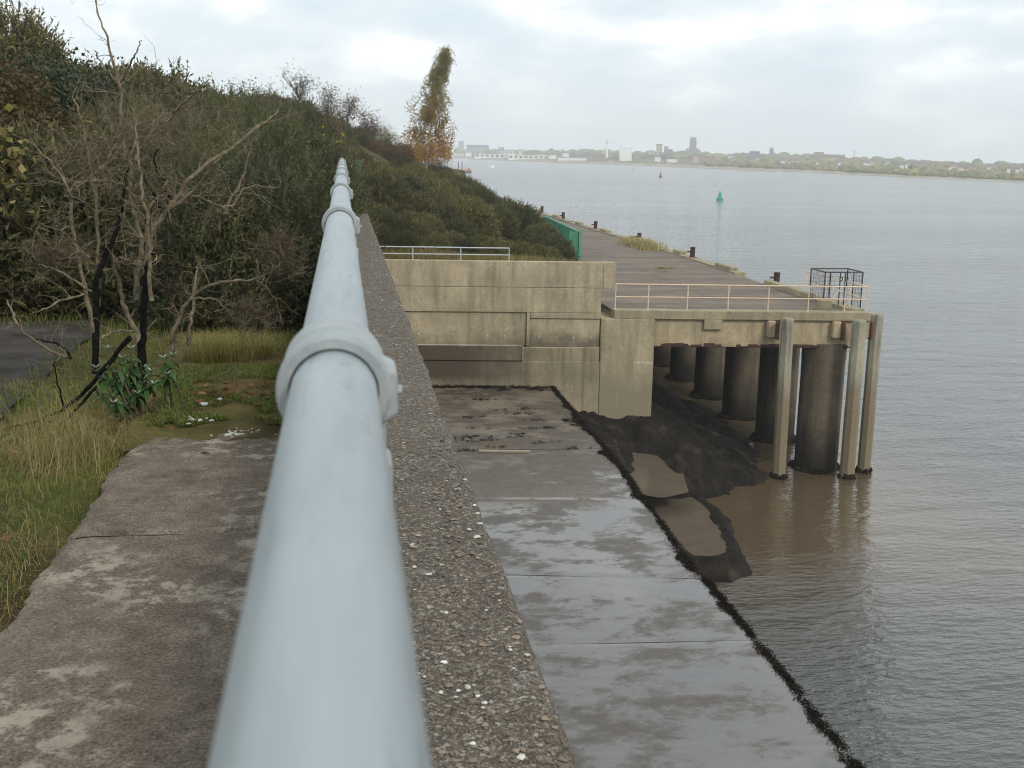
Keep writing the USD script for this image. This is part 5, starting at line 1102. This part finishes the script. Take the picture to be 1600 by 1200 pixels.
fg = np.random.default_rng(9)
def at_d(px, D):
    """Ground position on the far land under the pixel column px at depth D along the view."""
    d = RT*(px-800)/FPX+FW+UP*(600-(241+.0192*(px-700)))/FPX*0
    q = C0+(FW+RT*(px-800)/FPX)*1.0; h = (FW+RT*(px-800)/FPX)[:2]; return h/np.linalg.norm(h)*D
def shoreD(px):
    """Distance of the shore line in that direction."""
    best = 1e9; h = (FW+RT*(px-800)/FPX)[:2]; h = h/np.linalg.norm(h)
    for i in range(len(SH)-1):
        a, b = SH[i], SH[i+1]; m_ = np.array([[h[0], a[0]-b[0]], [h[1], a[1]-b[1]]])
        try: t, w = np.linalg.solve(m_, a)
        except Exception: continue
        if t > 0 and -1e-6 <= w <= 1+1e-6: best = min(best, t)
    return best if best < 1e8 else 900
ico2 = trimesh.creation.icosphere(2)
def clumps(n, pick, name, label, seed):
    g = np.random.default_rng(seed); vs, ts = [], []
    for i in range(n):
        px, back, s = pick(g); D = shoreD(px)+back; x, y = at_d(px, D); z, d = land_z(x, y)
        s *= np.clip(D/1500, .42, 1.0)*.9; q = ico2.vertices; q = q*(1+.9*(meshkit.fbm(q*2.2+i*3.1, 3, i)[:, None]-.5))*np.array([s*(.9+.6*g.random()), s*(.9+.6*g.random()), s*(.65+.35*g.random())])
        vs.append((q+[x, y, z+s*.35], ico2.faces)); ts.append(np.full(len(q), np.clip(.42+.22*g.standard_normal(), 0, 1)))
    p = obj(name, vs, 'far_leaf', tone=np.concatenate(ts), smooth=True); tag(stage.GetPrimAtPath(p), label, 'woodland', kind='stuff')
def pk1(g):
    px = 1085+560*g.random()**.9; b = 22+330*g.random()**1.4; return px, b, 2.6+3.2*g.random()
def pk2(g):
    px = 690+960*g.random(); b = 330+420*g.random(); return px, b, 4+4.5*g.random()
clumps(520, pk1, 'far_woodland', 'hazy green and yellow woodland along the far bank on the right', 3)
clumps(330, pk2, 'far_treeline', 'hazy treeline along the skyline of the far bank', 4)
for nm, c in (('far_white', (.80, .80, .78)), ('far_cream', (.60, .55, .44)), ('far_grey', (.30, .32, .34)), ('far_dark', (.16, .165, .18)), ('far_brick', (.30, .20, .16)), ('far_pink', (.50, .37, .29)), ('far_roof', (.17, .145, .135)), ('far_green', (.12, .24, .20)), ('far_sandstone', (.155, .12, .115)), ('far_glass', (.06, .075, .09))):
    plain(nm, c, .8, 0, .08, .2, 0, 1, .01, .2)
def far_block(name, label, px, py0, py1, w, back, m, roof=None, cat_='building', depth=None, windows=None, gable=False, rm='far_roof', extra=None):
    """A building seen from px-w/2 to px+w/2, its top at py1, its foot on the land."""
    D = shoreD(px)+back; x, y = at_d(px, D); z, d_ = land_z(x, y); k = math.hypot(D, 0)/FPX
    dirv = np.array([x, y])/D; side = np.array([dirv[1], -dirv[0]]); W = w*k; top = CAM_Z+D/math.hypot(*(FW+RT*(px-800)/FPX)[:2])*0
    # height from the sight line to (px, py1)
    r_ = ray(px, py1); zt = CAM_Z+r_[2]/math.hypot(r_[0], r_[1])*D
    hgt = max(zt-z, 2.0); dp = depth or max(8, W*.6); t = thing(name, label, cat_, (x, y, z-1))
    def bk(a0, a1, d0, d1, z0, z1):
        return hullpts([(x+side[0]*a+dirv[0]*d, y+side[1]*a+dirv[1]*d, zz) for a in (a0, a1) for d in (d0, d1) for zz in (z0, z1)])
    hw = hgt*(.62 if gable else 1)
    obj('wall', [bk(-W/2, W/2, 0, dp, z-2, z+hw)], m, t)
    if gable:
        o = .4; obj('roof', [hullpts([(x+side[0]*a+dirv[0]*d, y+side[1]*a+dirv[1]*d, zz) for a in (-W/2-o, W/2+o) for d, zz in ((-o, z+hw+.02), (dp+o, z+hw+.02), (dp/2, z+hgt))])], rm, t)
    elif roof: obj('roof', [bk(-W/2-.4, W/2+.4, -.4, dp+.4, z+hw+.02, z+hw+max(.8, hgt*.07))], rm, t)
    if windows:
        nx, nz = windows
        for i in range(nx):
            for j in range(nz):
                a = -W/2+W*(i+.5)/nx; zz = z+hw*(j+.55)/nz; ww, wh = W/nx*.28, hw/nz*.25
                obj('window', [bk(a-ww, a+ww, -.25, .2, zz-wh, zz+wh)], 'far_glass', t)
    if extra: extra(t, bk, W, z, hgt, dp)
    return t
# left: docks and sheds
def stadium(t, bk, W, z, h, dp): obj('roof_truss', [bk(-W/2, W/2, -1, dp*.2, z+h*.86, z+h+.6)], 'far_dark', t)
far_block('stadium', 'large grey stand with a dark roof edge on the far left skyline', 742, 243, 227, 34, 380, 'far_grey', extra=stadium)
far_block('grey_block', 'pale grey stepped block left of the stand with the dark roof', 717, 243, 222, 9, 420, 'far_grey', True)
far_block('grey_block', 'low white block at the left end of the far waterfront', 704, 243, 229, 6, 300, 'far_white', True)
far_block('dock_shed', 'long low white dock shed on the left far waterfront', 760, 247, 240.5, 46, 60, 'far_white', True, depth=40, rm='far_grey', windows=(6, 1))
far_block('dock_shed', 'second long white dock shed, right of the first along the water', 822, 249, 243.0, 70, 70, 'far_white', True, depth=40, rm='far_cream', windows=(9, 1))
far_block('dock_shed', 'low white dock shed nearest to the concrete tower', 884, 251, 246.5, 44, 66, 'far_white', True, depth=40, rm='far_grey')
for i, (px, t_, w, b, m, lb) in enumerate(((786, 236, 26, 200, 'far_white', 'white long block behind the dock sheds with many windows'), (777, 231, 9, 300, 'far_grey', 'grey building rising behind the long white block'), (806, 234, 6, 260, 'far_cream', 'narrow cream block right of the long white block'), (838, 240, 14, 160, 'far_pink', 'low pinkish block behind the second dock shed'), (874, 239, 10, 220, 'far_white', 'small bright white block between dock sheds and tower'), (869, 234, 3, 300, 'far_brick', 'thin brick chimney-like block left of the white cube'), (905, 241, 20, 240, 'far_dark', 'low dark block left of the concrete tower'), (913, 236, 5, 330, 'far_brick', 'small brick tower left of the concrete tower'), (922, 243, 14, 120, 'far_brick', 'brick warehouse left of the tower foot'), (712, 239, 18, 120, 'far_cream', 'cream shed at the left end of the waterfront'), (728, 238, 10, 150, 'far_white', 'white shed below the large grey stand'),
                                      (855, 242, 10, 130, 'far_white', 'white cabin block behind the middle dock sheds'), (948, 246, 14, 70, 'far_green', 'low green roofed shed right of the tower foot'), (942, 249, 10, 40, 'far_pink', 'small pink quayside shed right of the tower'))):
    far_block('far_building', lb, px, 246, t_, w, b, m, True, windows=(6, 2) if w > 20 else None)
def beacon():
    px = 935.5; D = shoreD(px)+330; x, y = at_d(px, D); z, _ = land_z(x, y); k = D/FPX
    hz = lambda py: CAM_Z+ray(px, py)[2]/math.hypot(*ray(px, py)[:2])*D
    t = thing('concrete_tower', 'tall white concrete tower with a round drum near its top', 'tower', (x, y, z))
    zt = hz(216); zd = hz(221.5); r = 1.5*k
    obj('shaft', [lathe([(r*1.35, -2), (r*1.05, (zd-z)*.3), (r, zd-z)], (x, y, z), 16)], 'far_white', t, smooth=40)
    obj('drum', [lathe([(r, -1.8*k), (r*2.0, -.8*k), (r*2.1, 1.2*k), (r*1.9, 2.0*k), (r*.8, 2.3*k), (0, 2.3*k)], (x, y, zd), 20)], 'far_white', t, smooth=40)
    obj('mast', [tube([(x, y, zd+2*k), (x, y, zt)], .4*k, 6)], 'far_grey', t)
beacon()
far_block('white_cube', 'large plain white square block right of the concrete tower', 963.5, 250, 230, 19, 140, 'far_white', None, depth=30)
for px, t_, w, b, m, lb in ((979, 237, 5, 260, 'far_brick', 'thin brick block right of the white cube'), (1003, 236, 9, 420, 'far_cream', 'cream block left of the tall cream tower block'), (1013.5, 226, 9, 430, 'far_cream', 'tall cream tower block, highest before the cathedral'), (1024, 229.5, 6, 440, 'far_grey', 'grey tower block right of the tall cream one'), (1028, 234, 12, 400, 'far_dark', 'dark grey office block between tower blocks and cathedral'), (1012, 245, 9, 120, 'far_white', 'small white building with a peak below the cream tower block'), (1034, 248, 15, 90, 'far_white', 'white low building with a sloping roof below the cathedral'), (1085, 245, 24, 160, 'far_brick', 'long red-brown building right below the cathedral'), (1072, 243.5, 14, 200, 'far_pink', 'pink roofed building under the cathedral')):
    far_block('city_building', lb, px, 252, t_, w, b, m, True, windows=(3, 6) if t_ < 231 else None)
def cathedral():
    px = 1064; D = shoreD(px)+900; x, y = at_d(px, D); k = D/FPX; z = land_z(x, y)[0]
    hz = lambda py: CAM_Z+ray(px, py)[2]/math.hypot(*ray(px, py)[:2])*D
    dirv = np.array([x, y])/D; side = np.array([dirv[1], -dirv[0]])
    t = thing('cathedral', 'massive dark sandstone cathedral with a tall square tower on the skyline', 'cathedral', (x, y, z))
    def bk(w0, w1, d0, d1, z0, z1, c=0):
        q = [(c-w0/2, z0), (c+w0/2, z0), (c-w1/2, z1), (c+w1/2, z1)]
        return hullpts([(x+side[0]*a*k+dirv[0]*d*k, y+side[1]*a*k+dirv[1]*d*k, zz) for a, zz in q for d in (d0, d1)])
    obj('tower', [bk(11.2, 10.0, -5, 5, z, hz(219)), bk(9.6, 8.4, -4.4, 4.4, hz(219)-.01, hz(214.2))], 'far_sandstone', t)
    for c in (-4.2, 4.2): obj('pinnacle', [bk(1.0, .5, -4.6, -3.8, hz(214.3), hz(212.8), c)], 'far_sandstone', t)
    obj('belfry_window', [bk(1.0, 1.0, -5.2, -4.5, hz(231), hz(221), c) for c in (-2.2, 0, 2.2)], 'far_glass', t)
    obj('nave', [bk(23, 22, -2, 6, z-3, hz(236.5))], 'far_sandstone', t); obj('transept', [bk(8, 7, -6, 2, z-3, hz(231.5), -6.3)], 'far_sandstone', t); obj('transept', [bk(8, 7, -6, 2, z-3, hz(231.5), 6.3)], 'far_sandstone', t)
cathedral()
far_block('far_tower_block', 'pale grey tower block standing alone right of the cathedral', 1182, 244, 231.5, 6, 420, 'far_grey', None, windows=(2, 5), extra=lambda t, bk, W, z, h, dp: obj('top_storey', [bk(-W/2, W/2, 0, dp, z+h+.02, z+h*1.16)], 'far_white', t))
far_block('long_building', 'long pinkish institutional building on the right skyline', 1269, 246, 240.5, 44, 400, 'far_pink', None, windows=(10, 2), extra=lambda t, bk, W, z, h, dp: obj('end_block', [bk(-W/2, -W*.18, -4, dp, z, z+h*1.22)], 'far_brick', t))
far_block('radio_mast', 'thin grey mast on the skyline right of the long pink building', 1306, 246, 234, 1.0, 420, 'far_grey', cat_='mast', depth=1.2)
far_block('dark_block', 'dark low block on the skyline between cathedral and lone tower block', 1157, 246, 236.8, 15, 430, 'far_dark', True)
# houses
HL = 'houses scattered along the far bank'
hgd = np.random.default_rng(31)
for i in range(26):
    px = 993+3.4*i; m = ('far_pink', 'far_brick', 'far_cream', 'far_pink')[i % 4]
    t = far_block('terraced_house', 'small pinkish terraced house in the waterfront row under the cathedral', px, 258, 253.0+.075*i+.8*hgd.random(), 3.1, 26+14*(i % 3), m, gable=True, cat_='house', depth=9)
    tag(stage.GetPrimAtPath(t), group='terraced houses on the far waterfront')
for i in range(64):
    px = 1090+500*hgd.random(); b = 150+300*hgd.random(); D = shoreD(px)+b; x, y = at_d(px, D); z = land_z(x, y)[0]; kz = FPX/D
    base_py = 241+.0192*(px-700)+(CAM_Z-z)*kz-6.5
    t = far_block('far_house', 'small pale house among the trees on the far bank', px, base_py, base_py-7*kz*1.0-1, (3.0+4.5*hgd.random()), b, ('far_white', 'far_white', 'far_cream', 'far_pink')[i % 4], gable=True, cat_='house', depth=9)
    tag(stage.GetPrimAtPath(t), group=HL)
for px, w, lb in ((1152, 4, 'small white hut on the far river bank left of the moored boats'), (1209, 7, 'white shed by the water on the far bank'), (1216, 5, 'white cabin right beside the waterside shed')): far_block('waterside_hut', lb, px, 0, 241+.0192*(px-700)+14.2+(px-1150)*.05, w, 34, 'far_white', gable=True, cat_='hut')

# ------------------------------------------------------------------ boats and buoys
plain('hull_dark', (.05, .045, .055), .6); plain('buoy_green', (.03, .30, .22), .5); plain('buoy_red', (.22, .04, .05), .6); plain('buoy_pink', (.6, .25, .22), .6); plain('barge_orange', (.42, .19, .07), .7, 0, .3, .8); plain('barge_yellow', (.55, .42, .08), .7)
bgp = at_z(725.5, 270.5, 0); bk_ = np.linalg.norm(bgp[:2])/FPX
bg = thing('barge', 'orange work barge with two dark spud poles moored beyond the birch', 'barge', bgp)
def wb(x0, x1, d0, d1, z0, z1, px0=bgp, k=bk_): return bevel_box(px0[0]+x0*k, px0[0]+x1*k, px0[1]+d0*k, px0[1]+d1*k, z0*k, z1*k, .12*k)
obj('hull', [wb(-12, 11, 0, 10, -.5, 3.2)], 'hull_dark', bg); obj('deck_load', [wb(-9, 10.2, 1, 9, 3.25, 5.6)], 'barge_orange', bg); obj('cabin', [wb(5.5, 9.5, 2, 7, 5.62, 7.4)], 'barge_orange', bg); obj('winch', [wb(-11.5, -7.5, 2, 7, 3.25, 4.6)], 'far_green', bg)
for px in (-9.0, -3.4): obj('spud_pole', [tube([(bgp[0]+px*bk_, bgp[1]+2*bk_, 0), (bgp[0]+px*bk_, bgp[1]+2*bk_, 16.5*bk_)], .75*bk_, 8)], 'hull_dark', bg)
obj('jib', [tube([(bgp[0]-1*bk_, bgp[1]+3*bk_, 5*bk_), (bgp[0]+3.5*bk_, bgp[1]+3*bk_, 15*bk_)], .4*bk_, 6)], 'barge_yellow', bg)
mb = at_z(770, 262.5, 0); mk = np.linalg.norm(mb[:2])/FPX
mt = thing('motor_boat', 'white motor boat speeding across the river with a wake behind', 'boat', mb)
hv = [(-5.5, 0, -.3), (-5.5, 2.4, -.3), (3.5, 0, -.3), (3.5, 2.4, -.3), (-7.2, 1.2, 1.9), (-5.5, -.3, 1.8), (-5.5, 2.7, 1.8), (3.6, -.3, 1.4), (3.6, 2.7, 1.4)]
obj('hull', [hullpts([(mb[0]+a*mk, mb[1]+b*mk, c*mk) for a, b, c in hv])], 'far_white', mt)
obj('cabin', [hullpts([(mb[0]+a*mk, mb[1]+b*mk, c*mk) for a, b, c in ((-2.5, .2, 1.6), (-2.5, 2.2, 1.6), (2, .2, 1.5), (2, 2.2, 1.5), (-1.2, .4, 4.4), (-1.2, 2, 4.4), (1.2, .4, 4.4), (1.2, 2, 4.4))])], 'far_white', mt)
wkx = np.linspace(4, 34, 40); ww = .25+.035*(wkx-4); Wk = np.stack([np.stack([mb[0]+wkx*mk, mb[1]+(1.2+sg*ww*7-.22*(wkx-4))*mk, wkx*0+.10*mk+.05], 1) for sg in (-1, 1)], 0)
v = Wk.reshape(-1, 3); f = np.array([q for i in range(39) for q in ((i, i+1, 40+i+1), (i, 40+i+1, 40+i))]); plain('foam', (.62, .64, .65), .9)
tag(stage.GetPrimAtPath(obj('wake', [(v, f)], 'foam')), kind='structure')
def buoy(px, py, r, h, m, label, shape):
    p = at_z(px, py, 0); k = np.linalg.norm(p[:2])/FPX; t = thing('buoy', label, 'buoy', p); r, h = r*k, h*k
    obj('float', [lathe([(0, -.1*h), (r*.9, -.1*h), (r, .06*h), (r*.92, .26*h), (r*.55, .30*h), (0, .30*h)], p, 16)], m, t, smooth=40)
    obj('tower', [lathe([(r*.62, .28*h), (r*.34, .78*h), (r*.30, .80*h), (0, .80*h)], p, 8)], m, t)
    obj('topmark', [lathe([(0, .80*h), (r*.40, .82*h), (0 if shape == 'cone' else r*.38, h), (0, h)], p, 8)], m, t)
buoy(1124.5, 313.5, 5.6, 15, 'buoy_green', 'green navigation buoy with a cone on top in mid river', 'cone')
buoy(1032, 277.5, 2.8, 7.5, 'buoy_red', 'dark red navigation buoy below the cathedral', 'can')
buoy(989.5, 266.5, 1.6, 4.0, 'buoy_pink', 'small pinkish buoy below the white cube', 'can')

# ------------------------------------------------------------------ haze
HAZE = 4.0e-4
look('haze_look', {'v': ('principled_volume', {'color': (.985, .995, 1.0), 'density': HAZE, 'anisotropy': .0})}, [], surface=None, volume='v.volume')
tag(stage.GetPrimAtPath(obj('haze', [box(-1500, 4600, -900, 4600, -6, 150)], 'haze_look')), 'pale haze over the river and far bank', kind='stuff')
